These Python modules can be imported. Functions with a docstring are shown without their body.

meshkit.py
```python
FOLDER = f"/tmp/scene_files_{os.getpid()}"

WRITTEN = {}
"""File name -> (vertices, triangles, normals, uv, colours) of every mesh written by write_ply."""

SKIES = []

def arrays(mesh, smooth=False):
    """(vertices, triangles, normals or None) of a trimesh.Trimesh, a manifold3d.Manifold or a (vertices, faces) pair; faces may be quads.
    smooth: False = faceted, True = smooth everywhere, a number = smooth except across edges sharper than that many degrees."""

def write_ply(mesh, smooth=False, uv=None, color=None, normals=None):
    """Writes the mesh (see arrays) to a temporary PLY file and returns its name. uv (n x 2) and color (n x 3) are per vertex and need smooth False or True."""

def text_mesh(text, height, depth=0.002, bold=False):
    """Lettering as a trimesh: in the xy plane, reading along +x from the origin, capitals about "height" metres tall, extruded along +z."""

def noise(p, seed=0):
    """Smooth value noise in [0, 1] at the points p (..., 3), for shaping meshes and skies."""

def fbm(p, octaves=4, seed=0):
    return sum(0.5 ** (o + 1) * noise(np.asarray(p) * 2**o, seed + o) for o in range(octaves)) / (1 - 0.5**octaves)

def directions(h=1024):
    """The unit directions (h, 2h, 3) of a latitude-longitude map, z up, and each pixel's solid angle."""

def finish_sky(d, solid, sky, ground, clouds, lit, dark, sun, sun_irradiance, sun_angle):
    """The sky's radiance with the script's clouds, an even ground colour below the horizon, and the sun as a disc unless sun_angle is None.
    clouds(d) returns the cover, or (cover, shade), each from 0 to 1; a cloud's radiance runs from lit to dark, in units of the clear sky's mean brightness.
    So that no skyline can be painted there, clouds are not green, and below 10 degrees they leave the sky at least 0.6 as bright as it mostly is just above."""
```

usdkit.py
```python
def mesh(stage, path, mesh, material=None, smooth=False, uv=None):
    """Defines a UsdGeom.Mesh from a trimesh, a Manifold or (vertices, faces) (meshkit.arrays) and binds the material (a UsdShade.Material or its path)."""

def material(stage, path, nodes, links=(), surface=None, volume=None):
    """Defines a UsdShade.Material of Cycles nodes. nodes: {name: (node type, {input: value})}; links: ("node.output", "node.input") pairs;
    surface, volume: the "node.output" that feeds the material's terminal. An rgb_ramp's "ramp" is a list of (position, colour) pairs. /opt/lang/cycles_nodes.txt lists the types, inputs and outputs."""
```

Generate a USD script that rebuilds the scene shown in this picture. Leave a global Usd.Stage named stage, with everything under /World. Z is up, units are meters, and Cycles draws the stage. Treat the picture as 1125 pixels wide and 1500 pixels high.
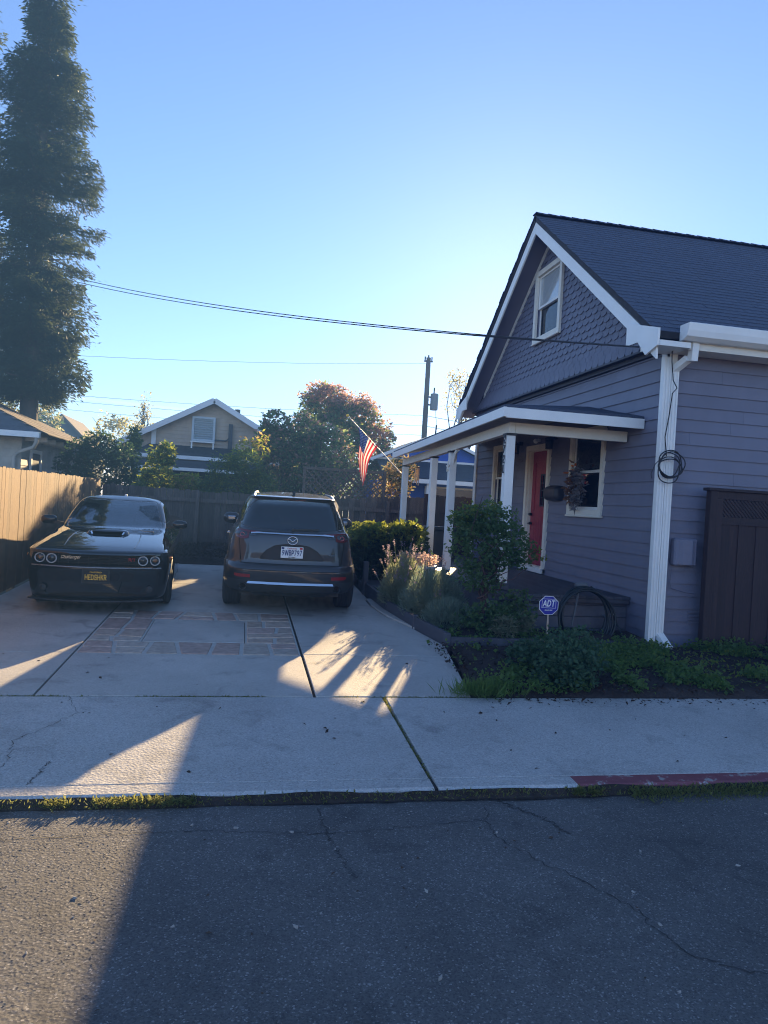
import math, random, numpy as np, trimesh, usdkit, meshkit
import manifold3d as m3
from shapely.geometry import Polygon, box as sbox
from shapely.ops import unary_union
from pxr import Usd, UsdGeom, UsdLux, UsdShade, Gf, Sdf, Vt
random.seed(7); rng = np.random.default_rng(7)
stage = Usd.Stage.CreateInMemory()
UsdGeom.SetStageUpAxis(stage, UsdGeom.Tokens.z); UsdGeom.SetStageMetersPerUnit(stage, 1.0)
W = '/World'; UsdGeom.Xform.Define(stage, W); UsdGeom.Scope.Define(stage, W + '/Looks')

# ---------------------------------------------------------------- camera, sky, sun, exposure
CAM_H = 1.6275
right, down, fwd = (0.97935689, -0.19380246, 0.05745169), (0.05427006, -0.02169079, -0.99829067), (0.19471736, 0.98080075, -0.01072535)
cam = UsdGeom.Camera.Define(stage, W + '/camera')
M = Gf.Matrix4d(*right, 0, *[-c for c in down], 0, *[-c for c in fwd], 0, 0, 0, CAM_H, 1)
cam.AddTransformOp().Set(M)
cam.CreateHorizontalApertureAttr(36.0); cam.CreateVerticalApertureAttr(48.0); cam.CreateFocalLengthAttr(33.28)
cam.CreateClippingRangeAttr(Gf.Vec2f(0.05, 3000))
EXPOSURE, SKY, SUN = 2.16, 0.055, 1.06
cam.CreateExposureAttr(EXPOSURE)
AZ, EL = math.radians(21.4), math.radians(16.9)
sund = np.array([math.sin(AZ) * math.cos(EL), math.cos(AZ) * math.cos(EL), math.sin(EL)])
_a, _b = [q / np.linalg.norm(q) for q in (np.array([-.24476, .96284, .11412]), np.array([-.11063, .98754, .11191]))]     # two directions along a thin contrail
CN = np.cross(_a, _b); CN /= np.linalg.norm(CN); CT = (_a + _b) / np.linalg.norm(_a + _b)
dome = UsdLux.DomeLight.Define(stage, W + '/sky')
sky_m = usdkit.material(stage, W + '/Looks/sky', {
    's': ('sky_texture', {'sky_type': 'single_scattering', 'sun_disc': False, 'sun_elevation': EL, 'sun_rotation': AZ, 'altitude': 20, 'air_density': 1.0, 'aerosol_density': 0.09, 'ozone_density': 4.2}),
    'wb': ('mix', {'mix_type': 'multiply', 'fac': 1.0, 'color2': (1.0, .91, .985)}),
    'tc': ('texture_coordinate', {}), 'd1': ('vector_math', {'math_type': 'dot_product', 'vector2': CN}), 'ab': ('math', {'math_type': 'absolute'}), 'cm': ('map_range', {'from_min': .0004, 'from_max': .0034, 'to_min': 1, 'to_max': 0, 'clamp': True}),
    'd2': ('vector_math', {'math_type': 'dot_product', 'vector2': CT}), 'ce': ('map_range', {'from_min': .96, 'from_max': .999, 'to_min': 0, 'to_max': 1, 'clamp': True}), 'cn': ('noise_texture', {'scale': 22, 'detail': 4}), 'm1': ('math', {'math_type': 'multiply'}), 'm2': ('math', {'math_type': 'multiply'}), 'm3': ('math', {'math_type': 'multiply', 'value2': .35}),
    'cl': ('mix', {'color2': (7., 7., 7.2)}), 'b': ('background_shader', {'strength': SKY})},
    [('s.color', 'wb.color1'), ('tc.generated', 'd1.vector1'), ('d1.value', 'ab.value1'), ('ab.value', 'cm.value'), ('tc.generated', 'd2.vector1'), ('d2.value', 'ce.value'), ('tc.generated', 'cn.vector'), ('cm.result', 'm1.value1'), ('ce.result', 'm1.value2'), ('m1.value', 'm2.value1'), ('cn.fac', 'm2.value2'), ('m2.value', 'm3.value1'), ('m3.value', 'cl.fac'), ('wb.color', 'cl.color1'), ('cl.color', 'b.color')], surface='b.background')
UsdShade.MaterialBindingAPI.Apply(dome.GetPrim()).Bind(sky_m)
dome.GetPrim().SetCustomDataByKey('kind', 'structure'); dome.GetPrim().SetCustomDataByKey('label', 'clear pale blue evening sky'); dome.GetPrim().SetCustomDataByKey('category', 'sky')
sun = UsdLux.DistantLight.Define(stage, W + '/sun')
sun.CreateIntensityAttr(SUN); sun.CreateAngleAttr(0.5); sun.CreateNormalizeAttr(True); sun.CreateColorAttr(Gf.Vec3f(1.0, 0.72, 0.38))
z_ = sund; x_ = np.cross([0, 0, 1], z_); x_ /= np.linalg.norm(x_); y_ = np.cross(z_, x_)
sun.AddTransformOp().Set(Gf.Matrix4d(*map(float, x_), 0, *map(float, y_), 0, *map(float, z_), 0, 0, 0, 50, 1))

# ---------------------------------------------------------------- helpers: materials
def mat(name, col, rough=.6, var=.15, scale=4., detail=4, stretch=(1, 1, 1), bump=0., bscale=40., metal=0., coat=0., spec=.5, objvar=0., col2=None, obj=False, bdist=.01, isl=False):
    """principled surface, base colour varied by noise (and per object), optional fine bump"""
    c = np.array(col, float); c2 = np.array(col2, float) if col2 is not None else c * (1 - var); c1 = c if col2 is not None else c * (1 + var)
    n = {'p': ('principled_bsdf', {'roughness': rough, 'metallic': metal, 'coat_weight': coat, 'coat_roughness': .03, 'specular_ior_level': spec}),
         'g': ('texture_coordinate', {}) if obj else ('geometry', {}), 'm': ('mapping', {'scale': stretch}),
         'n': ('noise_texture', {'scale': scale, 'detail': detail, 'roughness': .6}),
         'r': ('rgb_ramp', {'ramp': [(.3, tuple(c2)), (.7, tuple(c1))]})}
    l = [('g.object' if obj else 'g.position', 'm.vector'), ('m.vector', 'n.vector'), ('n.fac', 'r.fac')]
    out = 'r.color'
    if objvar:
        n |= {'o': ('geometry' if isl else 'object_info', {}), 'mr': ('map_range', {'from_min': 0, 'from_max': 1, 'to_min': 1 - objvar, 'to_max': 1 + objvar}), 'h': ('hsv', {})}
        l += [('o.random_per_island' if isl else 'o.random', 'mr.value'), ('mr.result', 'h.value'), (out, 'h.color')]; out = 'h.color'
    l.append((out, 'p.base_color'))
    if bump:
        n |= {'bn': ('noise_texture', {'scale': bscale, 'detail': 5, 'roughness': .65}), 'bb': ('bump', {'strength': bump, 'distance': bdist})}
        l += [('m.vector', 'bn.vector'), ('bn.fac', 'bb.height'), ('bb.normal', 'p.normal')]
    return usdkit.material(stage, f'{W}/Looks/{name}', n, l, surface='p.BSDF')
def leafmat(name, col, col2, trans=.45, rough=.45, tcol=None):
    tc = tcol or tuple(min(1, 1.6 * c) for c in col)
    tc2 = tuple(min(1, 1.5 * c) for c in col2) if tcol is None else tuple(.7 * c for c in tcol)
    n = {'g': ('geometry', {}), 'r': ('rgb_ramp', {'ramp': [(0, col), (1, col2)]}), 'rt': ('rgb_ramp', {'ramp': [(0, tc), (1, tc2)]}),
         'p': ('principled_bsdf', {'roughness': rough, 'specular_ior_level': .35}), 't': ('translucent_bsdf', {}), 'x': ('mix_closure', {'fac': trans})}
    l = [('g.random_per_island', 'r.fac'), ('g.random_per_island', 'rt.fac'), ('r.color', 'p.base_color'), ('rt.color', 't.color'), ('p.BSDF', 'x.closure1'), ('t.BSDF', 'x.closure2')]
    return usdkit.material(stage, f'{W}/Looks/{name}', n, l, surface='x.closure')
def glass(name, tint, through=.75, rough=.02, ior=1.6):
    n = {'t': ('transparent_bsdf', {'color': tint}), 'd': ('diffuse_bsdf', {'color': (.01, .012, .014)}), 'm0': ('mix_closure', {'fac': through}), 'gl': ('glossy_bsdf', {'color': (1, 1, 1), 'roughness': rough}), 'lw': ('layer_weight', {'blend': .5}), 'pw': ('math', {'math_type': 'power', 'value2': 5.0}), 'f': ('math', {'math_type': 'multiply_add', 'value2': 1 - ((ior - 1) / (ior + 1)) ** 2, 'value3': ((ior - 1) / (ior + 1)) ** 2}), 'm': ('mix_closure', {})}
    l = [('d.BSDF', 'm0.closure1'), ('t.BSDF', 'm0.closure2'), ('lw.facing', 'pw.value1'), ('pw.value', 'f.value1'), ('f.value', 'm.fac'), ('m0.closure', 'm.closure1'), ('gl.BSDF', 'm.closure2')]
    return usdkit.material(stage, f'{W}/Looks/{name}', n, l, surface='m.closure')

# ---------------------------------------------------------------- helpers: scene graph
_names = {}
def numbered(parent, name):
    k = _names.get((parent, name), 0); _names[(parent, name)] = k + 1
    return f'{parent}/{name}' if k == 0 else f'{parent}/{name}_{k:03d}'
def setd(prim, label=None, cat=None, group=None, kind=None):
    for k, v in (('label', label), ('category', cat), ('group', group), ('kind', kind)):
        if v: prim.SetCustomDataByKey(k, v)
def thing(name, label, cat, loc=(0, 0, 0), rot=(0, 0, 0), group=None, kind=None):
    p = numbered(W, name); x = UsdGeom.Xform.Define(stage, p)
    x.AddTranslateOp().Set(Gf.Vec3d(*map(float, loc)))
    if any(rot): x.AddRotateXYZOp().Set(Gf.Vec3f(*map(float, rot)))
    setd(x.GetPrim(), label, cat, group, kind); return p
def part(parent, name, mesh, m, smooth=False, label=None, kind=None, uv=None):
    p = numbered(parent, name); o = usdkit.mesh(stage, p, mesh, m, smooth=smooth, uv=uv)
    setd(o.GetPrim(), label, kind=kind); return p
def solo(name, mesh, m, label, cat, smooth=False, group=None, kind=None):
    p = numbered(W, name); o = usdkit.mesh(stage, p, mesh, m, smooth=smooth); setd(o.GetPrim(), label, cat, group, kind); return p
def dup(src, name, label, loc, rot=(0, 0, 0), group=None):
    cat = stage.GetPrimAtPath(src).GetCustomDataByKey('category'); p = numbered(W, name); x = UsdGeom.Xform.Define(stage, p)
    x.GetPrim().GetReferences().AddInternalReference(src); x.GetPrim().SetInstanceable(True); x.ClearXformOpOrder()
    x.AddTranslateOp().Set(Gf.Vec3d(*map(float, loc))); x.AddRotateXYZOp().Set(Gf.Vec3f(*map(float, rot)))
    setd(x.GetPrim(), label, cat, group); return p

# ---------------------------------------------------------------- helpers: shapes
def cat(*ms): return trimesh.util.concatenate([m for m in ms if m is not None])
def bx(x0, x1, y0, y1, z0, z1):
    b = trimesh.creation.box([abs(x1 - x0), abs(y1 - y0), abs(z1 - z0)]); b.apply_translation([(x0 + x1) / 2, (y0 + y1) / 2, (z0 + z1) / 2]); return b
def rbx(x0, x1, y0, y1, z0, z1, r=.01):
    """box with chamfered edges"""
    c, s = np.array([(x0 + x1) / 2, (y0 + y1) / 2, (z0 + z1) / 2]), np.array([abs(x1 - x0), abs(y1 - y0), abs(z1 - z0)]) / 2
    r = min(r, s.min() * .9); P = []
    for sx in (-1, 1):
        for sy in (-1, 1):
            for sz in (-1, 1):
                q = np.array([sx, sy, sz]) * s
                for a in range(3):
                    d = np.array([sx, sy, sz]) * r; d[a] = 0; P.append(c + q - d)
    return trimesh.convex.convex_hull(np.array(P))
def obox(a, b, w, h, up=(0, 0, 1)):
    """bar from a to b, width w (sideways) and height h (along up)"""
    a, b = np.array(a, float), np.array(b, float); d = b - a; L = np.linalg.norm(d); d /= L
    s = np.cross(d, up); s /= np.linalg.norm(s); u = np.cross(s, d)
    m = trimesh.creation.box([L, w, h]); T = np.eye(4); T[:3, 0], T[:3, 1], T[:3, 2], T[:3, 3] = d, s, u, (a + b) / 2
    m.apply_transform(T); return m
def tube(pts, r, n=8, caps=True):
    p = np.asarray(pts, float); k = len(p); r = np.broadcast_to(r, (k,)); t = np.gradient(p, axis=0); t /= np.linalg.norm(t, axis=1, keepdims=True) + 1e-12
    a = np.cross(t[0], [0, 0, 1.] if abs(t[0][2]) < .9 else [1., 0, 0]); A = []
    for i in range(k):
        a = a - t[i] * (a @ t[i]); a /= np.linalg.norm(a) + 1e-12; A.append(a)
    A = np.array(A); B = np.cross(t, A); th = np.arange(n) * 2 * np.pi / n
    v = (p[:, None] + r[:, None, None] * (np.cos(th)[None, :, None] * A[:, None] + np.sin(th)[None, :, None] * B[:, None])).reshape(-1, 3)
    i, j = np.meshgrid(np.arange(k - 1), np.arange(n), indexing='ij'); q = np.stack([i * n + j, i * n + (j + 1) % n, (i + 1) * n + (j + 1) % n, (i + 1) * n + j], -1).reshape(-1, 4)
    f = np.vstack([q[:, [0, 1, 2]], q[:, [0, 2, 3]]])
    if caps:
        v = np.vstack([v, p[0], p[-1]]); c0, c1 = k * n, k * n + 1; jj = np.arange(n); o = (k - 1) * n
        f = np.vstack([f, np.stack([np.full(n, c0), (jj + 1) % n, jj], 1), np.stack([np.full(n, c1), o + jj, o + (jj + 1) % n], 1)])
    return trimesh.Trimesh(v, f, process=False)
def lathe(prof, n=24, axis='z', at=(0, 0, 0)):
    """prof: (radius, height) pairs"""
    p = np.array(prof, float); th = np.arange(n) * 2 * np.pi / n; k = len(p)
    v = np.stack([p[:, None, 0] * np.cos(th), p[:, None, 0] * np.sin(th), np.broadcast_to(p[:, 1:2], (k, n))], -1).reshape(-1, 3)
    i, j = np.meshgrid(np.arange(k - 1), np.arange(n), indexing='ij'); q = np.stack([i * n + j, i * n + (j + 1) % n, (i + 1) * n + (j + 1) % n, (i + 1) * n + j], -1).reshape(-1, 4)
    f = np.vstack([q[:, [0, 1, 2]], q[:, [0, 2, 3]]])
    if axis == 'x': v = v[:, [2, 0, 1]]
    if axis == 'y': v = v[:, [1, 2, 0]]
    return trimesh.Trimesh(v + np.array(at), f, process=False)
def cyl(a, b, r, n=16): return tube([a, b], r, n)
def ext(poly, plane, at, d):
    """shapely polygon extruded by d. plane 'yz': poly (y,z), from x=at; 'xz': (x,z), from y=at; 'xy': from z=at"""
    ps = getattr(poly, 'geoms', [poly]); out = []
    for g in ps:
        if g.area < 1e-9 or abs(d) < 1e-6: continue
        m = trimesh.creation.extrude_polygon(g, abs(d), engine='earcut'); v = m.vertices.copy()
        if d < 0: v[:, 2] -= abs(d)
        if plane == 'yz': v = np.stack([v[:, 2] + at, v[:, 0], v[:, 1]], 1)
        if plane == 'xz': v = np.stack([v[:, 0], v[:, 2] + at, v[:, 1]], 1)
        if plane == 'xy': v = v + [0, 0, at]
        m = trimesh.Trimesh(v, m.faces, process=False)
        if m.volume < 0: m.invert()
        out.append(m)
    return cat(*out) if out else None
def xf(m, T=None, loc=(0, 0, 0), rz=0, rx=0, ry=0, s=1):
    m = m.copy(); A = trimesh.transformations.euler_matrix(rx, ry, rz); A[:3, :3] *= s; A[:3, 3] = loc; m.apply_transform(A if T is None else T); return m
def text_at(txt, height, origin, xdir, ydir, depth=.003, bold=True, width=None):
    """lettering centred at origin; xdir reading direction, ydir letter-up"""
    m = meshkit.text_mesh(txt, height, depth, bold); c = (m.bounds[0] + m.bounds[1]) / 2; m.apply_translation([-c[0], -c[1], 0])
    if width: m.apply_scale([width / (m.bounds[1][0] - m.bounds[0][0]), 1, 1])
    x, y = np.array(xdir, float), np.array(ydir, float); z = np.cross(x, y); T = np.eye(4); T[:3, 0], T[:3, 1], T[:3, 2], T[:3, 3] = x, y, z, origin
    m.apply_transform(T); return m
def leaves(P, size, aspect=.5, up=.3, rng=rng, D=None, sv=.35, fold=.25):
    """one diamond leaf of two triangles at every point"""
    n = len(P); d = rng.normal(size=(n, 3)) if D is None else D + rng.normal(size=(n, 3)) * .35
    if D is None: d[:, 2] *= .7
    d /= np.linalg.norm(d, axis=1, keepdims=True); q = rng.normal(size=(n, 3)); q[:, 2] += up
    b = np.cross(d, q); b /= np.linalg.norm(b, axis=1, keepdims=True) + 1e-9; nn = np.cross(b, d)
    L = size * (1 + sv * rng.normal(size=(n, 1))).clip(.4, 2.); w = L * aspect / 2
    v = np.stack([P, P + d * L * .45 + b * w + nn * w * fold, P + d * L, P + d * L * .45 - b * w + nn * w * fold], 1).reshape(-1, 3)
    k = np.arange(n)[:, None] * 4; f = np.concatenate([k + [0, 1, 2], k + [0, 2, 3]], 0)
    return trimesh.Trimesh(v, f, process=False)
def blob_points(blobs, n, rng=rng, shell=.55):
    """n points in ellipsoids (cx,cy,cz,rx,ry,rz), mostly towards the shells, gathered in clumps"""
    b = np.array(blobs, float); vol = np.prod(b[:, 3:], 1) ** .7; i = rng.choice(len(b), n, p=vol / vol.sum())
    d = rng.normal(size=(n, 3)); d /= np.linalg.norm(d, axis=1, keepdims=True); r = shell + (1 - shell) * rng.random((n, 1)) ** .7
    r *= .78 + .5 * meshkit.noise(d * 2.3 + i[:, None] * 7.1, 3)[:, None]
    P = b[i, :3] + d * r * b[i, 3:]
    keep = meshkit.noise(P * (2.2 / b[:, 3:].mean()) * 1.6 + 11, 5) > .36
    return P[keep]
def branch(a, b, r0, r1, k=6, wob=.06, rng=rng, n=6):
    a, b = np.array(a, float), np.array(b, float); t = np.linspace(0, 1, k)[:, None]; L = np.linalg.norm(b - a)
    p = a + (b - a) * t + rng.normal(size=(k, 3)) * wob * L * np.sin(t * np.pi * .9); return tube(p, r0 + (r1 - r0) * t[:, 0], n)
def grid(f, us, vs):
    U, V = np.meshgrid(us, vs, indexing='ij'); P = f(U, V); nu, nv = U.shape; i, j = np.meshgrid(np.arange(nu - 1), np.arange(nv - 1), indexing='ij'); a = i * nv + j
    return trimesh.Trimesh(P.reshape(-1, 3), np.vstack([np.stack([a, a + nv, a + nv + 1], -1).reshape(-1, 3), np.stack([a, a + nv + 1, a + 1], -1).reshape(-1, 3)]), process=False)
def G(y): return -0.37374 + 0.034929 * np.asarray(y, float)      # the paved ground rises gently away from the street
def ring(zn, zf, yn, yf, wn, wm, wf, bn, bf, rn, rf, crown=0.):
    """half outline from the near face round the side to the far face, mirrored; heights run from zn to zf"""
    h = math.pi / 2; P = []
    for x in np.linspace(0, 1, 12)[:-1] * (wn - rn): P.append((x, yn + bn * (x / wn) ** 2))
    yc = yn + bn * ((wn - rn) / wn) ** 2
    for a in np.linspace(0, h, 9)[:-1]: P.append((wn - rn + rn * math.sin(a), yc + rn * 1.15 * (1 - math.cos(a))))
    ya = yc + rn * 1.15; yd = yf - bf * ((wf - rf) / wf) ** 2; yb = yd - rf * 1.15
    for t in np.linspace(0, 1, 30)[:-1]:
        w = wn * (1 - t) * (1 - 2 * t) + wm * 4 * t * (1 - t) + wf * t * (2 * t - 1); P.append((w, ya + (yb - ya) * t))
    for a in np.linspace(0, h, 9)[:-1]: P.append((wf - rf + rf * math.cos(a), yb + rf * 1.15 * math.sin(a)))
    for x in np.linspace(1, 0, 10): P.append((x * (wf - rf), yf - bf * (x * (wf - rf) / wf) ** 2))
    P = np.array(P); P = np.vstack([P, P[-2:0:-1] * [-1, 1]]); t = (P[:, 1] - yn) / (yf - yn)
    z = zn + (zf - zn) * t + crown * (1 - (P[:, 0] / max(wn, wm, wf)) ** 2) * 1.
    return np.column_stack([P, z])
def loft(rings, sub=3):
    """closed skin through the rings, smoothed between them"""
    R = np.array(rings); k = len(R); n = R.shape[1]; d = np.r_[0, np.cumsum(np.sqrt(((R[1:] - R[:-1]) ** 2).sum(2)).mean(1))]
    from scipy.interpolate import PchipInterpolator
    t = np.unique(np.concatenate([np.linspace(d[i], d[i + 1], sub + 1) for i in range(k - 1)])); S = PchipInterpolator(d, R, axis=0)(t); k = len(S)
    v = np.vstack([S.reshape(-1, 3), S[0].mean(0), S[-1].mean(0)]); i, j = np.meshgrid(np.arange(k - 1), np.arange(n), indexing='ij'); a, b = i * n + j, i * n + (j + 1) % n
    f = np.vstack([np.stack([a, b, b + n], -1).reshape(-1, 3), np.stack([a, b + n, a + n], -1).reshape(-1, 3)]); jj = np.arange(n); o = (k - 1) * n
    f = np.vstack([f, np.stack([np.full(n, k * n), (jj + 1) % n, jj], 1), np.stack([np.full(n, k * n + 1), o + jj, o + (jj + 1) % n], 1)])
    return solid(trimesh.Trimesh(v, f, process=False))
def solid(m):
    if hasattr(m, 'volume') and not isinstance(m, m3.Manifold):
        if m.volume < 0: m = m.copy(); m.invert()
        m = m3.Manifold(m3.Mesh(np.asarray(m.vertices, np.float32), np.asarray(m.faces, np.uint32)))
    return m
def prism(poly, plane, a, b): return solid(ext(poly, plane, a, b - a))
def mcyl(x0, x1, y, z, r, n=48): return solid(tube([(x0, y, z), (x1, y, z)], r, n))

# ---------------------------------------------------------------- materials
def aggregate(name, base, dark, light, scale, rough, bstr, bdist, big=.5, stain=.3):
    """asphalt or concrete: stone chips in a binder, patchy tone over metres"""
    n = {'g': ('geometry', {}), 'v': ('voronoi_texture', {'scale': scale, 'feature': 'f1'}), 'v2': ('voronoi_texture', {'scale': scale * .43, 'feature': 'f1'}), 'sc': ('separate_color', {}),
         'r': ('rgb_ramp', {'ramp': [(0, dark), (.55, base), (.9, base), (1, light)]}), 'n': ('noise_texture', {'scale': .9, 'detail': 6, 'roughness': .65}),
         'st': ('noise_texture', {'scale': 2.6, 'detail': 5, 'roughness': .55, 'distortion': .6}), 'smr': ('map_range', {'from_min': .56, 'from_max': .72, 'to_min': 1, 'to_max': 1 - stain, 'clamp': True}), 'mul': ('math', {'math_type': 'multiply'}), 'mr': ('map_range', {'from_min': .3, 'from_max': .7, 'to_min': 1 - big * .5, 'to_max': 1 + big * .5}), 'h': ('hsv', {}), 'p': ('principled_bsdf', {'roughness': rough, 'specular_ior_level': .3}),
         'n2': ('noise_texture', {'scale': scale * .6, 'detail': 5, 'roughness': .7}), 'ad': ('math', {'math_type': 'add'}), 'b': ('bump', {'strength': bstr, 'distance': bdist})}
    l = [('g.position', 'v.vector'), ('g.position', 'v2.vector'), ('g.position', 'n.vector'), ('g.position', 'n2.vector'), ('v.color', 'sc.color'), ('sc.r', 'r.fac'), ('n.fac', 'mr.value'), ('g.position', 'st.vector'), ('st.fac', 'smr.value'), ('mr.result', 'mul.value1'), ('smr.result', 'mul.value2'), ('mul.value', 'h.value'), ('r.color', 'h.color'), ('h.color', 'p.base_color'),
         ('v2.distance', 'ad.value1'), ('n2.fac', 'ad.value2'), ('ad.value', 'b.height'), ('b.normal', 'p.normal')]
    return usdkit.material(stage, f'{W}/Looks/{name}', n, l, surface='p.BSDF')
asphalt = aggregate('asphalt', (.132, .128, .122), (.085, .083, .081), (.30, .29, .275), 140, .85, .38, .008, .45)
concrete = aggregate('concrete', (.46, .44, .405), (.37, .35, .315), (.55, .53, .49), 130, .8, .45, .004, .28)
sidewalk_m = aggregate('sidewalk_concrete', (.47, .455, .43), (.34, .33, .31), (.58, .57, .54), 110, .85, .6, .006, .25)
redpaint = usdkit.material(stage, W + '/Looks/red_kerb_paint', {'g': ('geometry', {}), 'n': ('noise_texture', {'scale': 9, 'detail': 9, 'roughness': .72}), 'r': ('rgb_ramp', {'ramp': [(.30, (.17, .04, .05)), (.555, (.225, .06, .07)), (.60, (.34, .30, .28)), (.8, (.36, .34, .32))]}), 'p': ('principled_bsdf', {'roughness': .7}), 'b': ('bump', {'strength': .5, 'distance': .004})}, [('g.position', 'n.vector'), ('n.fac', 'r.fac'), ('r.color', 'p.base_color'), ('n.fac', 'b.height'), ('b.normal', 'p.normal')], surface='p.BSDF')
soil = mat('soil', (.035, .027, .021), .95, .45, 18, bump=1, bscale=30, bdist=.03)
mulch = mat('mulch', (.04, .028, .022), .95, .5, 30, bump=1, bscale=45, bdist=.03)
earth = mat('earth', (.10, .09, .055), .95, .3, .6, bump=.5, bscale=8)
crack_m = mat('crack_dirt', (.045, .043, .04), .95, .3, 30)
joint_m = mat('joint_dirt', (.05, .043, .034), .95, .3, 20)
stone_ms = [mat(f'flagstone_{w}', c, .75, .26, 11, bump=.7, bscale=30, bdist=.008, objvar=.12) for w, c in (('rose', (.40, .285, .235)), ('tan', (.42, .32, .25)), ('buff', (.40, .335, .275)))]
mortar = mat('mortar', (.47, .45, .41), .9, .15, 25, bump=.4, bscale=80)
siding_m = mat('purple_grey_siding_paint', (.148, .150, .200), .55, .07, 2.2, stretch=(1.2, 1.2, .5), bump=.15, bscale=60, objvar=.05)
shingle_m = mat('purple_grey_shingle_paint', (.148, .153, .208), .6, .1, 5, bump=.2, bscale=60, objvar=.10, isl=True)
trim_m = mat('white_trim_paint', (.72, .72, .70), .45, .04, 3, bump=.06, bscale=60)
cream_m = mat('cream_trim_paint', (.68, .64, .56), .5, .05, 3, bump=.06, bscale=60)
roof_m = mat('asphalt_shingle', (.066, .082, .122), .9, .35, 60, bump=.6, bscale=220, objvar=.26, bdist=.004, isl=True)  # base colour shifted blue to carry the lens veil over the roof
roofbase_m = mat('roof_underlay', (.03, .03, .034), .9, .2, 10)
door_m = mat('red_door_paint', (.26, .022, .032), .4, .08, 5)
deck_m = mat('dark_deck_paint', (.062, .062, .072), .55, .25, 6, stretch=(1, .15, 1), bump=.2, bscale=30)
dark_m = mat('black_metal', (.02, .02, .022), .45, .1, 10)
rubber_m = mat('black_rubber', (.022, .022, .023), .65, .2, 14)
steel_m = mat('galvanised_steel', (.45, .45, .45), .4, .1, 10, metal=1.)
pane_m = glass('window_glass', (.8, .84, .84), .35)
winglass_m = glass('door_glass', (.7, .72, .7), .3, .15)
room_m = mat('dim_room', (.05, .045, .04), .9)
fence_new = mat('light_cedar', (.215, .128, .062), .75, .3, 5, stretch=(9, 9, .6), bump=.3, bscale=14, objvar=.24, col2=(.155, .085, .038))
fence_old = mat('weathered_brown_fence', (.085, .066, .056), .85, .35, 5, stretch=(9, 9, .6), bump=.4, bscale=14, objvar=.28)
gate_m = mat('dark_stained_fence', (.026, .013, .012), .75, .3, 5, stretch=(9, 9, .6), bump=.3, bscale=14, objvar=.2)
bark_m = mat('bark', (.07, .052, .04), .95, .4, 8, stretch=(1, 1, .2), bump=1, bscale=14, bdist=.04)
pole_m = mat('utility_pole_wood', (.085, .07, .06), .9, .3, 6, stretch=(1, 1, .1), bump=.3)
wire_m = mat('black_cable', (.02, .02, .022), .6)

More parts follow.
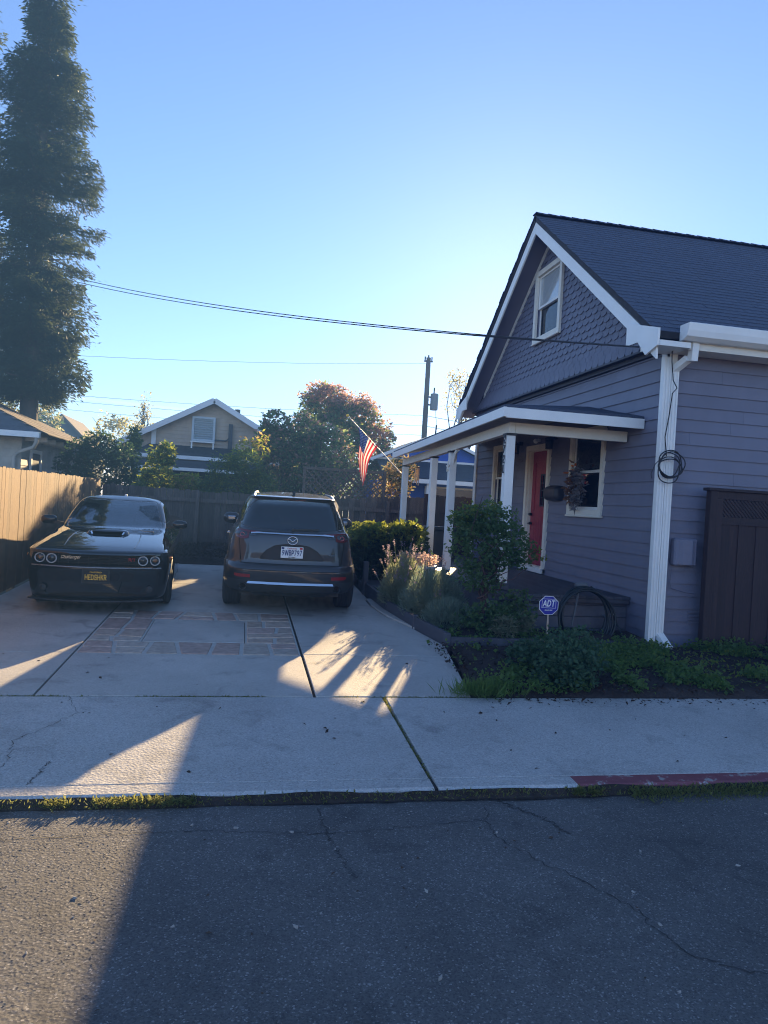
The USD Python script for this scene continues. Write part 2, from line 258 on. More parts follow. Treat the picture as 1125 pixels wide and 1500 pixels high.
# ---------------------------------------------------------------- ground, road, pavement
ys = np.array([-70, -40, -9.6, -9.4, 4.2, 4.5, 6.3, 10, 14, 18, 40, 90, 150.]); zs = np.array([-.2, -.2, -.2, -.5, -.5, -.42, -.30, -.17, -.03, .12, .18, .2, .2])
xs = np.array([-150, -60, -12, -3, 3, 12, 60, 150.])
solo('ground', grid(lambda U, V: np.stack([U, V, np.interp(V, ys, zs)], -1), xs, ys), earth, 'bare dry earth running back under the houses', 'ground', kind='structure')
ROADZ = -.272
road = thing('road', 'worn dark grey asphalt street in the foreground', 'road', kind='structure')
part(road, 'road_surface', grid(lambda U, V: np.stack([U, V, ROADZ + .012 * np.maximum(0, 3.6 - V) + .02 * (meshkit.fbm(np.stack([U * .9, V * .9, U * 0], -1), 3) - .5)], -1), np.r_[np.linspace(-90, -5, 12), np.linspace(-4.5, 6, 40), np.linspace(7, 90, 12)], np.r_[np.linspace(-9.4, 1, 10), np.linspace(1.3, 4.44, 24)]), asphalt, True)
def road_z(x, y): return ROADZ + .012 * np.maximum(0, 3.6 - y) + .02 * (meshkit.fbm(np.stack([x * .9, y * .9, x * 0], -1), 3) - .5)
def ribbon(pts, w, zf, seed=0, jag=.03, n=60):
    r = np.random.default_rng(seed); p = np.array(pts, float); s = np.r_[0, np.cumsum(np.linalg.norm(np.diff(p, axis=0), axis=1))]; t = np.linspace(0, s[-1], n)
    c = np.stack([np.interp(t, s, p[:, 0]), np.interp(t, s, p[:, 1])], 1); c[1:-1] += r.normal(size=(n - 2, 2)) * jag
    d = np.gradient(c, axis=0); d /= np.linalg.norm(d, axis=1, keepdims=True); q = np.stack([-d[:, 1], d[:, 0]], 1); ww = (w * (.15 + .8 * r.random(n)))[:, None] / 2
    V = np.concatenate([c + q * ww, c - q * ww]); k = np.arange(n - 1)
    return trimesh.Trimesh(np.column_stack([V, zf(V[:, 0], V[:, 1])]), np.vstack([np.stack([k + n, k + n + 1, k + 1], 1), np.stack([k + n, k + 1, k], 1)]), process=False)
for i, (pts, w) in enumerate([([(1.62, 4.3), (1.55, 3.95), (1.6, 3.75), (1.78, 3.45), (1.98, 3.1), (1.98, 2.85), (2.05, 2.7), (2.2, 2.6), (2.6, 2.5)], .009), ([(-1.2, 4.05), (-.2, 4.1), (.6, 4.0), (1.55, 4.12)], .008), ([(.55, 4.35), (.58, 3.9), (.66, 3.5)], .008), ([(1.75, 4.4), (1.95, 4.1), (2.0, 3.9)], .010)]):
    part(road, 'crack', ribbon(pts, w, lambda x, y: road_z(x, y) + .003, i, .013, 90), crack_m)
# loose and proud stone chips of the worn asphalt
N = 52000
px = rng.uniform(-2.4, 4.3, N); py = 2.15 + 2.2 * rng.random(N) ** 1.0
oct_ = trimesh.convex.convex_hull(np.random.default_rng(4).normal(size=(9, 3)) * [1, 1, .6])
pi = UsdGeom.PointInstancer.Define(stage, road + '/stone_chips'); setd(pi.GetPrim(), kind='stuff')
chip = usdkit.mesh(stage, road + '/stone_chips/chip', oct_, aggregate('chip_stone', (.13, .125, .12), (.07, .07, .07), (.26, .255, .245), 60, .75, .2, .01, .3))
pi.CreatePrototypesRel().SetTargets([chip.GetPath()]); pi.CreateProtoIndicesAttr(Vt.IntArray(N)); sc = (.0010 + .0017 * rng.random(N) ** 3)
pi.CreatePositionsAttr(Vt.Vec3fArray.FromNumpy(np.column_stack([px, py, road_z(px, py) - sc * .1]).astype(np.float32)))
pi.CreateScalesAttr(Vt.Vec3fArray.FromNumpy((sc[:, None] * rng.uniform(.7, 1.4, (N, 3))).astype(np.float32)))
an = rng.uniform(0, math.tau, N); pi.CreateOrientationsAttr(Vt.QuathArray([Gf.Quath(float(math.cos(a / 2)), 0, 0, float(math.sin(a / 2))) for a in an]))

r = np.random.default_rng(33); q = 90; gx_, gy_ = r.uniform(-1.8, 3.6, q), 2.3 + 2.05 * r.random(q) ** .7; gs_ = .003 + .007 * r.random(q) ** 3
part(road, 'loose_grit', cat(*[xf(oct_, loc=(a, b, float(road_z(a, b)) + c * .3), s=c, rz=a * 9) for a, b, c in zip(gx_, gy_, gs_)]), mat('pale_grit', (.32, .31, .29), .8, .3, 30), kind='stuff')
q = 46; gx_, gy_ = r.uniform(-1.5, 3.8, q), 2.4 + 1.95 * r.random(q) ** .6
part(road, 'leaf_bits', leaves(np.column_stack([gx_, gy_, road_z(gx_, gy_) + .004]), .022, .5, 2., r, np.column_stack([r.normal(size=(q, 2)), np.zeros(q)]), .4, .5), mat('dry_leaf_bits', (.07, .05, .035), .9, .4, 20), kind='stuff')
def slab(poly, th=.12, dz=0., chamf=.004):
    """a paving piece that follows the ground's slope, its top edge eased"""
    g = poly.buffer(-chamf, join_style=2); out = []
    lo = ext(poly, 'xy', -th, th - chamf); out.append(lo)
    if g.geom_type == 'Polygon' and len(g.exterior.coords) == len(poly.exterior.coords):
        a = np.array(poly.exterior.coords)[:-1]; b = np.array(g.exterior.coords)[:-1]
        b = b[[int(np.argmin(((b - q) ** 2).sum(1))) for q in a]]; n = len(a); k = np.arange(n); k2 = (k + 1) % n
        v = np.vstack([np.column_stack([a, np.full(n, -chamf)]), np.column_stack([b, np.zeros(n)])]); f = np.vstack([np.stack([k, k2, n + k2], 1), np.stack([k, n + k2, n + k], 1)])
        if poly.exterior.is_ccw is False: f = f[:, ::-1]
        out.append(trimesh.Trimesh(v, f, process=False)); out.append(ext(g, 'xy', -chamf * .9, chamf * .9))
    m = cat(*out); m.vertices[:, 2] += G(m.vertices[:, 1]) + dz; return m
walk = thing('sidewalk', 'grey concrete sidewalk along the street', 'sidewalk', kind='structure')
for a, b, c, d in ((-30, -9.2, -9.2, -30), (-9.17, -2.9, -2.9, -9.17), (-2.885, 1.335, 1.35, -2.885), (1.365, 6.2, 6.2, 1.385), (6.215, 10, 10, 6.215), (10.02, 30, 30, 10.02)):
    part(walk, 'slab', slab(Polygon([(a, 4.634), (b, 4.634), (c, 6.385), (d, 6.385)])), sidewalk_m)
for pts, w, s in (([(-1.36, 6.38), (-1.2, 5.95), (-1.32, 5.7), (-1.5, 5.35), (-1.42, 5.0), (-1.5, 4.66)], .006, 3), ([(-1.16, 5.0), (-1.2, 4.65)], .007, 5)):
    part(walk, 'crack', ribbon(pts, w, lambda x, y: G(y) + .003, s, .012), crack_m)
part(walk, 'joint_bed', ext(sbox(-30, 4.5, 30, 6.5), 'xy', -.23, -.05), joint_m)
kerb = thing('kerb', 'low concrete kerb with a red painted stretch on the right', 'kerb', kind='structure')
def kerbpiece(a, b, skew=0):
    pr = [(4.455, -.5), (4.62, -.5), (4.62, float(G(4.62))), (4.50, float(G(4.5)) - .002), (4.47, float(G(4.5)) - .014), (4.455, float(G(4.5)) - .045)]
    m = ext(Polygon(pr), 'yz', a, b - a); return m
part(kerb, 'kerb_stone', kerbpiece(-30, -9.2), sidewalk_m); part(kerb, 'kerb_stone', kerbpiece(-9.17, 1.335), sidewalk_m); part(kerb, 'kerb_stone', kerbpiece(1.365, 2.36), sidewalk_m)
part(kerb, 'kerb_stone', kerbpiece(2.36, 30), redpaint, label='red painted stretch of kerb')

drive = thing('driveway', 'concrete driveway with a flagstone frame let into its middle', 'driveway', kind='structure')
part(drive, 'joint_bed', slab(sbox(-3.3, 6.3, 2.3, 15.2), .05, -.02), joint_m)
R_ = lambda a, b, c, d: Polygon([(a, c), (b, c), (b, d), (a, d)])
for q in ((-3.34, -1.66, 6.42, 7.86), (-3.34, -1.66, 7.875, 10.6), (-3.34, -1.66, 10.615, 15.2), (-1.64, .715, 6.42, 7.83), (-1.64, .715, 10.17, 12.6), (-1.64, .715, 12.615, 15.2), (.745, 2.12, 11.6, 15.2)):
    part(drive, 'slab', slab(R_(*q)), concrete)
part(drive, 'slab', slab(Polygon([(.745, 6.42), (2.215, 6.42), (2.46, 7.92), (.745, 7.92)])), concrete)
part(drive, 'slab', slab(Polygon([(.745, 7.935), (2.46, 7.935), (2.54, 8.45), (2.36, 9.4), (2.13, 10.2), (2.05, 11.0), (2.06, 11.59), (.745, 11.59)])), concrete)
part(drive, 'slab', slab(Polygon([(2.375, 9.4), (2.15, 10.2), (2.065, 11.0), (2.09, 11.6), (2.2, 11.6), (2.28, 10.6), (2.42, 9.42)]), .12, .02), concrete, label='narrow lighter edging strip beside the planting bed')
part(drive, 'slab', slab(R_(-1.04, .10, 8.40, 9.62), .12, .004), concrete, label='plain panel framed by flagstones')
part(drive, 'mortar', slab(unary_union([R_(-1.64, .715, 7.845, 10.16)]).difference(R_(-1.05, .11, 8.39, 9.63)), .1, -.004, .0), mortar)
def stones(x0, x1, y0, y1, along, rows):
    """irregular flagstones filling a band"""
    r = random.Random(int(x0 * 100 + y0 * 37)); out = []
    L = (x0, x1) if along == 'x' else (y0, y1); S = (y0, y1) if along == 'x' else (x0, x1); cuts = [L[0]]
    while cuts[-1] < L[1] - .25: cuts.append(cuts[-1] + r.uniform(.2, .46))
    cuts[-1] = L[1]; sk = [0] + [r.uniform(-.05, .05) for _ in cuts[1:-1]] + [0]
    for k in range(len(cuts) - 1):
        a, b, sa, sb = cuts[k], cuts[k + 1], sk[k], sk[k + 1]; w = r.random(); mid = S[0] + (S[1] - S[0]) * r.uniform(.38, .62); md2 = mid + r.uniform(-.04, .04)
        qs = [[(a - sa, S[0]), (b - sb, S[0]), (b, md2), (a, mid)], [(a, mid), (b, md2), (b + sb, S[1]), (a + sa, S[1])]] if w > .45 else [[(a - sa, S[0]), (b - sb, S[0]), (b + sb, S[1]), (a + sa, S[1])]]
        for q in qs:
            p = Polygon(q if along == 'x' else [(v, u) for u, v in q]); p = Polygon(p.exterior.coords if p.exterior.is_ccw else p.exterior.coords[::-1])
            g = p.buffer(-.036).buffer(.015)
            if g.geom_type == 'Polygon' and g.area > .004: out.append(Polygon(g.simplify(.004).exterior.coords))
    return out
for i, p in enumerate(stones(-1.64, .715, 7.845, 8.39, 'x', 2) + stones(-1.64, .715, 9.63, 10.16, 'x', 2) + stones(-1.64, -1.05, 8.39, 9.63, 'y', 1) + stones(.11, .715, 8.39, 9.63, 'y', 1)):
    part(drive, 'flagstone', slab(p, .05, random.uniform(.004, .012), .006), stone_ms[random.choice([0, 0, 1, 1, 2])])

gd_ = grid(lambda U, V: np.stack([U, 4.458 - .06 * V * (.6 + .8 * meshkit.fbm(np.stack([U * 3, U * 0, U * 0], -1), 3, 2)), ROADZ + .004 + .055 * (1 - V) ** 2 * (.4 + .9 * meshkit.fbm(np.stack([U * 2.3, V, U * 0], -1), 4, 6))], -1), np.linspace(-6, 9, 400), np.linspace(0, 1, 6))
part(road, 'gutter_dirt', gd_, soil, True)
# planting beds with a dark timber border
def bedmesh(poly, h, seed):
    x0, y0, x1, y1 = poly.bounds; t = trimesh.creation.triangulate_polygon(poly, engine='earcut'); v, f = np.array(t[0]), np.array(t[1])
    m = trimesh.Trimesh(np.column_stack([v, np.zeros(len(v))]), f)
    m = m.subdivide_to_size(.12, max_iter=12); p = m.vertices; d = np.array([poly.exterior.distance(__import__('shapely').geometry.Point(a, b)) for a, b, _ in p])
    p = p.copy(); p[:, 2] = G(p[:, 1]) + h * np.clip(d / .15, 0, 1) * (.5 + meshkit.fbm(p * [3, 3, 1], 3, seed)); m.vertices = p
    return m
low = Polygon([(2.23, 6.40), (12, 6.36), (12, 8.38), (2.6, 8.44)]); up = Polygon([(2.60, 8.5), (5.5, 8.46), (5.5, 9.3), (3.5, 9.3), (3.5, 12.2), (2.2, 12.2), (2.3, 10.6), (2.44, 9.45)])
solo('front_bed', bedmesh(low, .05, 2), mulch, 'dark mulch bed between the sidewalk and the timber border', 'flower bed', kind='structure')
solo('upper_bed', bedmesh(up, .10, 3), mulch, 'mulched bed behind the timber border', 'flower bed', kind='structure')
solo('rear_bed', bedmesh(Polygon([(-3.3, 15.22), (2.2, 15.22), (2.2, 17.95), (-3.3, 17.95)]), .12, 4), mulch, 'dark mulch strip in front of the back fence', 'flower bed', kind='structure')
solo('side_yard', bedmesh(Polygon([(2.2, 12.2), (3.5, 12.2), (3.5, 17.95), (2.2, 17.95)]), .03, 6), soil, 'bare soil beside the porch', 'ground', kind='structure')
bord = thing('timber_border', 'dark timber edging around the upper planting bed', 'garden edging')
def board(parent, a, b, h, w, m, name='board', z=0):
    return part(parent, name, obox((*a, float(G(a[1])) + h / 2 + z - .03), (*b, float(G(b[1])) + h / 2 + z - .03), w, h + .06), m)
board(bord, (2.57, 8.46), (5.40, 8.40), .11, .05, deck_m); board(bord, (2.56, 8.50), (2.40, 9.45), .16, .05, deck_m); board(bord, (2.39, 9.46), (2.24, 10.6), .17, .05, deck_m); board(bord, (2.235, 10.62), (2.16, 12.1), .2, .05, deck_m)
part(bord, 'post', rbx(2.53, 2.61, 8.42, 8.5, -.2, .08, .01), deck_m); part(bord, 'post', rbx(2.36, 2.44, 9.42, 9.5, -.15, .14, .01), deck_m); part(bord, 'post', rbx(2.1, 2.19, 12.08, 12.17, -.1, .62, .01), deck_m)
solo('garden_step', rbx(2.2, 3.46, 12.25, 13.2, -.1, .19, .02), deck_m, 'low dark step between the driveway and the porch', 'step')

# ---------------------------------------------------------------- the house on the right
HX, HY0, HY1, EZ, RY, RZ = 5.53, 8.70, 16.60, 3.93, 12.62, 7.16
house = thing('purple_house', 'purple grey wooden house with white trim, a red door and a steep dark roof', 'house', (0, 0, 0))
PITCH = (RZ - 4.03) / (RY - 8.36)
def roof_under(y): return RZ - .10 - abs(y - RY) * PITCH
DOOR = (12.36, 13.26, .62, 2.84); WIN_R = (10.34, 11.34, 1.73, 2.98); WIN_L = (14.25, 15.2, 1.73, 2.98); ATT = (12.22, 13.24, 5.05, 6.27)
holes = [sbox(a, c, b, d) for a, b, c, d in (DOOR, WIN_R, WIN_L)]
front = sbox(HY0, -.12, HY1, EZ); gable = Polygon([(HY0 - .1, EZ), (HY1 + .1, EZ), (HY1 + .1, roof_under(HY1 + .1) - .02), (RY, RZ - .12), (HY0 - .1, roof_under(HY0 - .1) - .02)])
part(house, 'wall', cat(ext(front.difference(unary_union(holes)), 'yz', HX + .01, .12), ext(gable.difference(sbox(ATT[0], ATT[2], ATT[1], ATT[3])), 'yz', HX - .02, .12),
     ext(sbox(HX + .13, -.12, 13, EZ), 'xz', HY0 + .01, .12), ext(sbox(HX + .13, -.12, 13, EZ), 'xz', HY1 - .13, .12), bx(12.9, 13.02, HY0, HY1, -.12, EZ)), siding_m)
part(house, 'back_gable', ext(gable, 'yz', 12.9, .1), siding_m)
part(house, 'floor', bx(HX + .13, 12.9, HY0 + .13, HY1 - .13, .45, .5), room_m); part(house, 'ceiling', bx(HX + .13, 12.9, HY0 + .13, HY1 - .13, 3.2, 3.25), room_m); part(house, 'partition', bx(9.3, 9.4, HY0 + .13, HY1 - .13, .5, 3.2), room_m)
def leaned(poly, plane, at, sgn, z0, h, o0, o1):
    """a board or shingle whose lower edge stands out by o0 and upper edge by o1"""
    m = ext(poly, plane, 0, 1.0); c = 0 if plane == 'yz' else 1; v = m.vertices; t = v[:, c].copy(); k = np.clip((v[:, 2] - z0) / h, 0, 1)
    v[:, c] = at + sgn * t * (o0 + (o1 - o0) * k); m = trimesh.Trimesh(v, m.faces, process=False)
    if m.volume < 0: m.invert()
    return m
def siding(parent, plane, at, u0, u1, z0, z1, cut, pitch=.172, mtl=siding_m):
    z = z0; r = random.Random(5)
    while z < z1 - .02:
        top = min(z + pitch + .012, z1); q = sbox(u0, z, u1, top)
        if cut is not None: q = q.difference(cut)
        seams_ = [r.uniform(u0 + .3, u1 - .3) for _ in range(int((u1 - u0) / 3.0))]
        for u in seams_: q = q.difference(sbox(u - .0012, z - .1, u + .0012, top + .1))
        for g in getattr(q, 'geoms', [q]):
            if g.area < .003: continue
            part(parent, 'siding_board', leaned(g, plane, at, -1, z, pitch, .026, .007), mtl)
        z += pitch
siding(house, 'yz', HX, HY0, HY1, -.08, 3.90, unary_union([h.buffer(.03, join_style=2) for h in holes]))
siding(house, 'xz', HY0, HX + .02, 9.2, -.08, 3.93, sbox(6.03, .245, 6.34, .385)); part(house, 'siding_field', bx(9.2, 13, HY0 - .02, HY0, -.08, EZ), siding_m)
v_ = [bx(6.03, 6.34, HY0 - .03, HY0 - .005, .24 + k * .048, .262 + k * .048) for k in range(4)]; part(house, 'foundation_vent', cat(bx(6.03, 6.34, HY0 - .008, HY0, .24, .39), *v_), siding_m)
part(house, 'sill_beam', bx(HX + .02, 13, HY0 - .012, HY0, -.14, -.085), mat('bare_sill_wood', (.12, .085, .06), .9, .3, 9))
# fancy-cut shingles of the gable
tabs = []; SP, SW = .117, .205
for r_ in range(27):
    z = 4.02 + r_ * SP; off = (r_ % 2) * SW / 2
    for c_ in range(-1, 42):
        y0 = HY0 - .2 + off + c_ * SW; a, b = y0 + .004, y0 + SW - .004
        q = Polygon([(a, z + SP + .04), (a, z + .045), (a + .03, z + .012), ((a + b) / 2, z), (b - .03, z + .012), (b, z + .045), (b, z + SP + .04)])
        q = q.intersection(gable.buffer(-.02)).difference(sbox(ATT[0] - .03, ATT[2] - .03, ATT[1] + .03, ATT[3] + .03))
        if q.is_empty or q.geom_type != 'Polygon' or q.area < .004: continue
        fl = .05 * max(0, 1 - (z - 4.0) / .35) ** 2
        tabs.append((y0 + (z - 4) * .3, leaned(q, 'yz', HX - .02 - fl, -1, z, SP + .04, .026, .004)))
tabs.sort(key=lambda t: t[0])
for _, m in tabs[:300]: part(house, 'shingle', m, shingle_m)
part(house, 'shingle_field', cat(*[m for _, m in tabs[300:]]), shingle_m, kind='stuff')
part(house, 'gable_drip_edge', cat(obox((HX - .085, HY0 - .12, 3.985), (HX - .085, HY1 + .1, 3.985), .15, .03), obox((HX - .05, HY0, 3.94), (HX - .05, HY1, 3.94), .04, .06)), mat('dark_strip', (.04, .04, .05), .6))  # dark strip along the foot of the gable shingles
# roof with individual tabs on the near slope
XR0, XR1 = 5.08, 13.2; eave = np.array([8.30, 4.055]); ridge = np.array([RY, RZ + .03]); sl = np.linalg.norm(ridge - eave); ds = (ridge - eave) / sl; nrm = np.array([-ds[1], ds[0]])
def slope_pt(x, s, h): return np.column_stack([np.broadcast_to(x, np.shape(s)), eave[0] + ds[0] * s + nrm[0] * h, eave[1] + ds[1] * s + nrm[1] * h])
def slope_box(x0, x1, s0, s1, h0, h1, h2=None):
    X = np.array([x0, x1, x1, x0, x0, x1, x1, x0]); S = np.array([s0, s0, s1, s1, s0, s0, s1, s1]); h2 = h1 if h2 is None else h2
    return trimesh.Trimesh(slope_pt(X, S, np.array([h0] * 4 + [h1, h1, h2, h2])), [[0, 2, 1], [0, 3, 2], [4, 5, 6], [4, 6, 7], [0, 1, 5], [0, 5, 4], [1, 2, 6], [1, 6, 5], [2, 3, 7], [2, 7, 6], [3, 0, 4], [3, 4, 7]], process=False)
roof = part(house, 'roof', cat(slope_box(XR0, XR1, 0, sl, -.09, 0), ext(Polygon([(RY, RZ + .03), (16.94, 4.055), (16.94, 3.955), (RY, RZ - .07)]), 'yz', XR0, XR1 - XR0)), roofbase_m)
tabs = []; ex = .143
for r_ in range(int(sl / ex) + 1):
    s = r_ * ex; x = XR0 - .02 + random.uniform(-.012, .012) - (r_ % 2) * .165; x = max(x, XR0 - .03)
    first = XR0 - .03 + random.uniform(-.01, .012)
    edges = [first] + [XR0 + (r_ % 2) * .165 + .33 * k for k in range(0 if r_ % 2 else 1, 25)]
    for a, b in zip(edges[:-1], edges[1:]):
        tabs.append((a * .6 + s, slope_box(a + .003, b - .003, s - .004, min(s + ex + .02, sl), .001, .010 + random.uniform(0, .005), .004)))
tabs.sort(key=lambda t: t[0])
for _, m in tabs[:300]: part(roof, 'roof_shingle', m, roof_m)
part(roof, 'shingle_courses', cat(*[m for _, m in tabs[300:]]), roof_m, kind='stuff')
far = [];
for r_ in range(36):
    y0 = RY + r_ * .118; z0 = RZ + .045 - r_ * .118 * (RZ - 4.025) / (16.94 - RY); x0 = XR0 - .03 + random.uniform(-.012, .012)
    far.append(obox((x0, y0 + .07, z0 - .05), (XR1, y0 + .07, z0 - .05), .145, .02, (0, .62, .8)))
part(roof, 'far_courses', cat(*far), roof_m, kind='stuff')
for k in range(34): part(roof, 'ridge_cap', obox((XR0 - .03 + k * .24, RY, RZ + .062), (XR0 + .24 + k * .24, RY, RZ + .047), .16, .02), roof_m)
# barge boards, returns, frieze, gutter, corner
def band(off0, off1, y0, y1): return Polygon([(y0, roof_under(y0) + .04 - off0), (y1, roof_under(y1) + .04 - off0), (y1, roof_under(y1) + .04 - off1), (y0, roof_under(y0) + .04 - off1)])
part(house, 'barge_board', ext(band(.02, .24, 8.32, RY), 'yz', XR0 + .01, .03), trim_m); part(house, 'barge_board', ext(band(.02, .24, RY, 16.92), 'yz', XR0 + .01, .03), trim_m)
part(house, 'frieze_board', ext(band(.08, .18, 9.1, RY - .1), 'yz', HX - .055, .03), trim_m); part(house, 'frieze_board', ext(band(.08, .18, RY + .1, 16.2), 'yz', HX - .055, .03), trim_m)
part(house, 'soffit', cat(ext(band(.05, .07, 8.35, RY), 'yz', XR0 + .045, HX - XR0 - .1), ext(band(.05, .07, RY, 16.9), 'yz', XR0 + .045, HX - XR0 - .1)), siding_m)
ret = Polygon([(8.24, 3.86), (8.24, 4.08), (9.02, roof_under(9.02) - .1), (9.02, 3.99), (8.72, 3.99), (8.52, 3.78)])
part(house, 'eave_return', ext(ret, 'yz', XR0 - .025, .03), trim_m); part(house, 'eave_return', ext(Polygon([(2 * RY - y, z) for y, z in ret.exterior.coords[::-1]]), 'yz', XR0 - .025, .03), trim_m)
part(house, 'return_box', bx(XR0 + .01, HX, 8.24, HY0 - .005, 3.86, 3.93), trim_m)
gp = Polygon([(8.10, 4.15), (8.12, 4.16), (8.135, 4.13), (8.135, 4.05), (8.30, 4.02), (8.30, 3.95), (8.22, 3.95), (8.14, 3.99), (8.115, 4.06)])
gut = part(house, 'gutter', cat(ext(gp, 'yz', 5.42, 7.8), ext(Polygon([(8.10, 4.15), (8.30, 4.15), (8.30, 3.95), (8.22, 3.95), (8.14, 3.99), (8.115, 4.06)]), 'yz', 5.40, .02)), trim_m)
part(house, 'eave_fascia', bx(5.45, 13.2, 8.305, 8.335, 3.86, 4.04), cream_m); part(house, 'eave_soffit', bx(5.45, 13.2, 8.34, HY0 - .03, 3.87, 3.89), cream_m)
part(house, 'corner_board', cat(bx(HX - .05, HX - .028, HY0 - .05, HY0 + .10, -.1, 3.9), bx(HX - .05, HX + .09, HY0 - .05, HY0 - .028, -.1, 3.93)), trim_m)
part(house, 'corner_board', bx(HX - .05, HX - .028, HY1 - .12, HY1 + .03, -.1, 3.9), trim_m)
def pipe(x0, x1, y0, y1, z0, z1):
    w = x1 - x0; q = unary_union([sbox(x0, y0, x1, y1)]).difference(unary_union([sbox(x0 + w * a, y0 - .01, x0 + w * b, y0 + .008) for a, b in ((.2, .36), (.62, .8))])); m = ext(q, 'xy', z0, z1 - z0); return m
dsp = part(house, 'downspout', cat(pipe(HX - .16, HX - .055, HY0 - .15, HY0 - .07, -.06, 3.80), pipe(HX - .045, HX + .065, HY0 - .145, HY0 - .055, .08, 3.62)), trim_m, label='pair of white downspouts side by side at the corner')
part(dsp, 'elbow', cat(obox((HX + .01, HY0 - .10, 3.64), (HX + .07, HY0 - .32, 3.76), .10, .08), obox((HX + .10, HY0 - .36, 3.72), (HX + .10, HY0 - .38, 3.98), .1, .09, (1, 0, 0))), trim_m); part(dsp, 'elbow', cat(obox((HX + .02, HY0 - .1, .1), (HX + .06, HY0 - .30, -.07), .11, .08)), trim_m)
# windows and door
pane_clear = glass('clear_window_glass', (.95, .96, .96), .92)
reflected_sky_white = mat('reflected_sky_white', (.72, .73, .74), .8, .04, 3)  # white standing for the sky reflected in the upper attic sash
def window(parent, rect, x, name, meet=.5, upper=pane_m):
    y0, y1, z0, z1 = rect; t = .095
    fr = part(parent, name, ext(sbox(y0 - t, z0 - t, y1 + t, z1 + t).difference(sbox(y0, z0, y1, z1)), 'yz', x - .055, .05), cream_m)
    part(fr, 'sill', rbx(x - .075, x - .006, y0 - t - .015, y1 + t + .015, z0 - t - .03, z0 - t + .004), cream_m)
    zm = z0 + (z1 - z0) * meet
    part(fr, 'sash', ext(sbox(y0, zm - .02, y1, z1).difference(sbox(y0 + .04, zm + .025, y1 - .04, z1 - .04)), 'yz', x + .0, .035), trim_m); part(fr, 'sash', ext(sbox(y0, z0, y1, zm + .03).difference(sbox(y0 + .045, z0 + .05, y1 - .045, zm - .02)), 'yz', x + .04, .035), trim_m)
    part(fr, 'pane', bx(x + .014, x + .02, y0 + .03, y1 - .03, zm + .01, z1 - .03), upper); part(fr, 'pane', bx(x + .054, x + .06, y0 + .03, y1 - .03, z0 + .03, zm - .01), pane_m)
    part(fr, 'blind', bx(x + .11, x + .12, y0, y1, zm + .28, z1), room_m) if meet == .5 else part(fr, 'blind', bx(x + .026, x + .030, y0 + .03, y1 - .03, zm, z1 - .03), reflected_sky_white)  # attic branch: added panel that paints the reflected sky behind the glass
    return fr
window(house, WIN_R, HX, 'window'); window(house, WIN_L, HX, 'window'); window(house, ATT, HX - .035, 'window', .49, pane_clear)
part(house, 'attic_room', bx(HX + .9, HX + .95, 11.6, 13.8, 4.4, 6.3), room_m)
y0, y1, z0, z1 = DOOR; t = .10
df = part(house, 'door_frame', cat(ext(sbox(y0 - t, z0 - .1, y1 + t, z1 + t).difference(sbox(y0, z0, y1, z1)), 'yz', HX - .06, .055), ext(sbox(y0 - .02, z0 - .02, y1 + .02, z1 + .02).difference(sbox(y0 + .015, z0 + .01, y1 - .015, z1 - .015)), 'yz', HX - .01, .12)), cream_m)
part(df, 'threshold', rbx(HX - .11, HX + .02, y0 - t, y1 + t, z0 - .105, z0 - .02, .006), trim_m)
dl = ext(sbox(y0 + .01, z0 + .005, y1 - .01, z1 - .01).difference(unary_union([sbox(12.66, 1.78, 12.80, 2.36)])), 'yz', HX + .06, .045)
door = part(house, 'door', dl, door_m)
for k in range(6): part(door, 'plank', bx(HX + .052, HX + .06, y0 + .13 + k * .108, y0 + .13 + k * .108 + .1, z0 + .14, 1.55), door_m)
part(door, 'rail', bx(HX + .048, HX + .06, y0 + .12, y1 - .12, 1.58, 1.66), door_m); part(door, 'rail', cat(bx(HX + .05, HX + .06, y0 + .12, y1 - .12, 2.62, 2.70), bx(HX + .05, HX + .06, y0 + .12, y0 + .18, 1.66, 2.62), bx(HX + .05, HX + .06, y1 - .18, y1 - .12, 1.66, 2.62)), door_m)
part(door, 'light', bx(HX + .075, HX + .08, 12.655, 12.805, 1.775, 2.365), winglass_m); part(door, 'light_bead', cat(ext(sbox(12.64, 1.76, 12.82, 2.38).difference(sbox(12.665, 1.785, 12.795, 2.355)), 'yz', HX + .045, .02), *[bx(HX + .05, HX + .07, 12.665, 12.795, z - .008, z + .008) for z in (1.93, 2.07, 2.21)]), dark_m)
part(door, 'handle', cat(cyl((HX + .06, 13.18, 1.6), (HX, 13.18, 1.6), .028), tube([(HX + .0, 13.18, 1.6), (HX - .02, 13.17, 1.6), (HX - .02, 13.08, 1.6)], .011), ), dark_m); part(door, 'handle', cat(cyl((HX + .06, 13.18, 1.42), (HX + .01, 13.18, 1.42), .026), tube([(HX + .01, 13.18, 1.42), (HX - .02, 13.18, 1.42), (HX - .025, 13.1, 1.42)], .012)), dark_m)
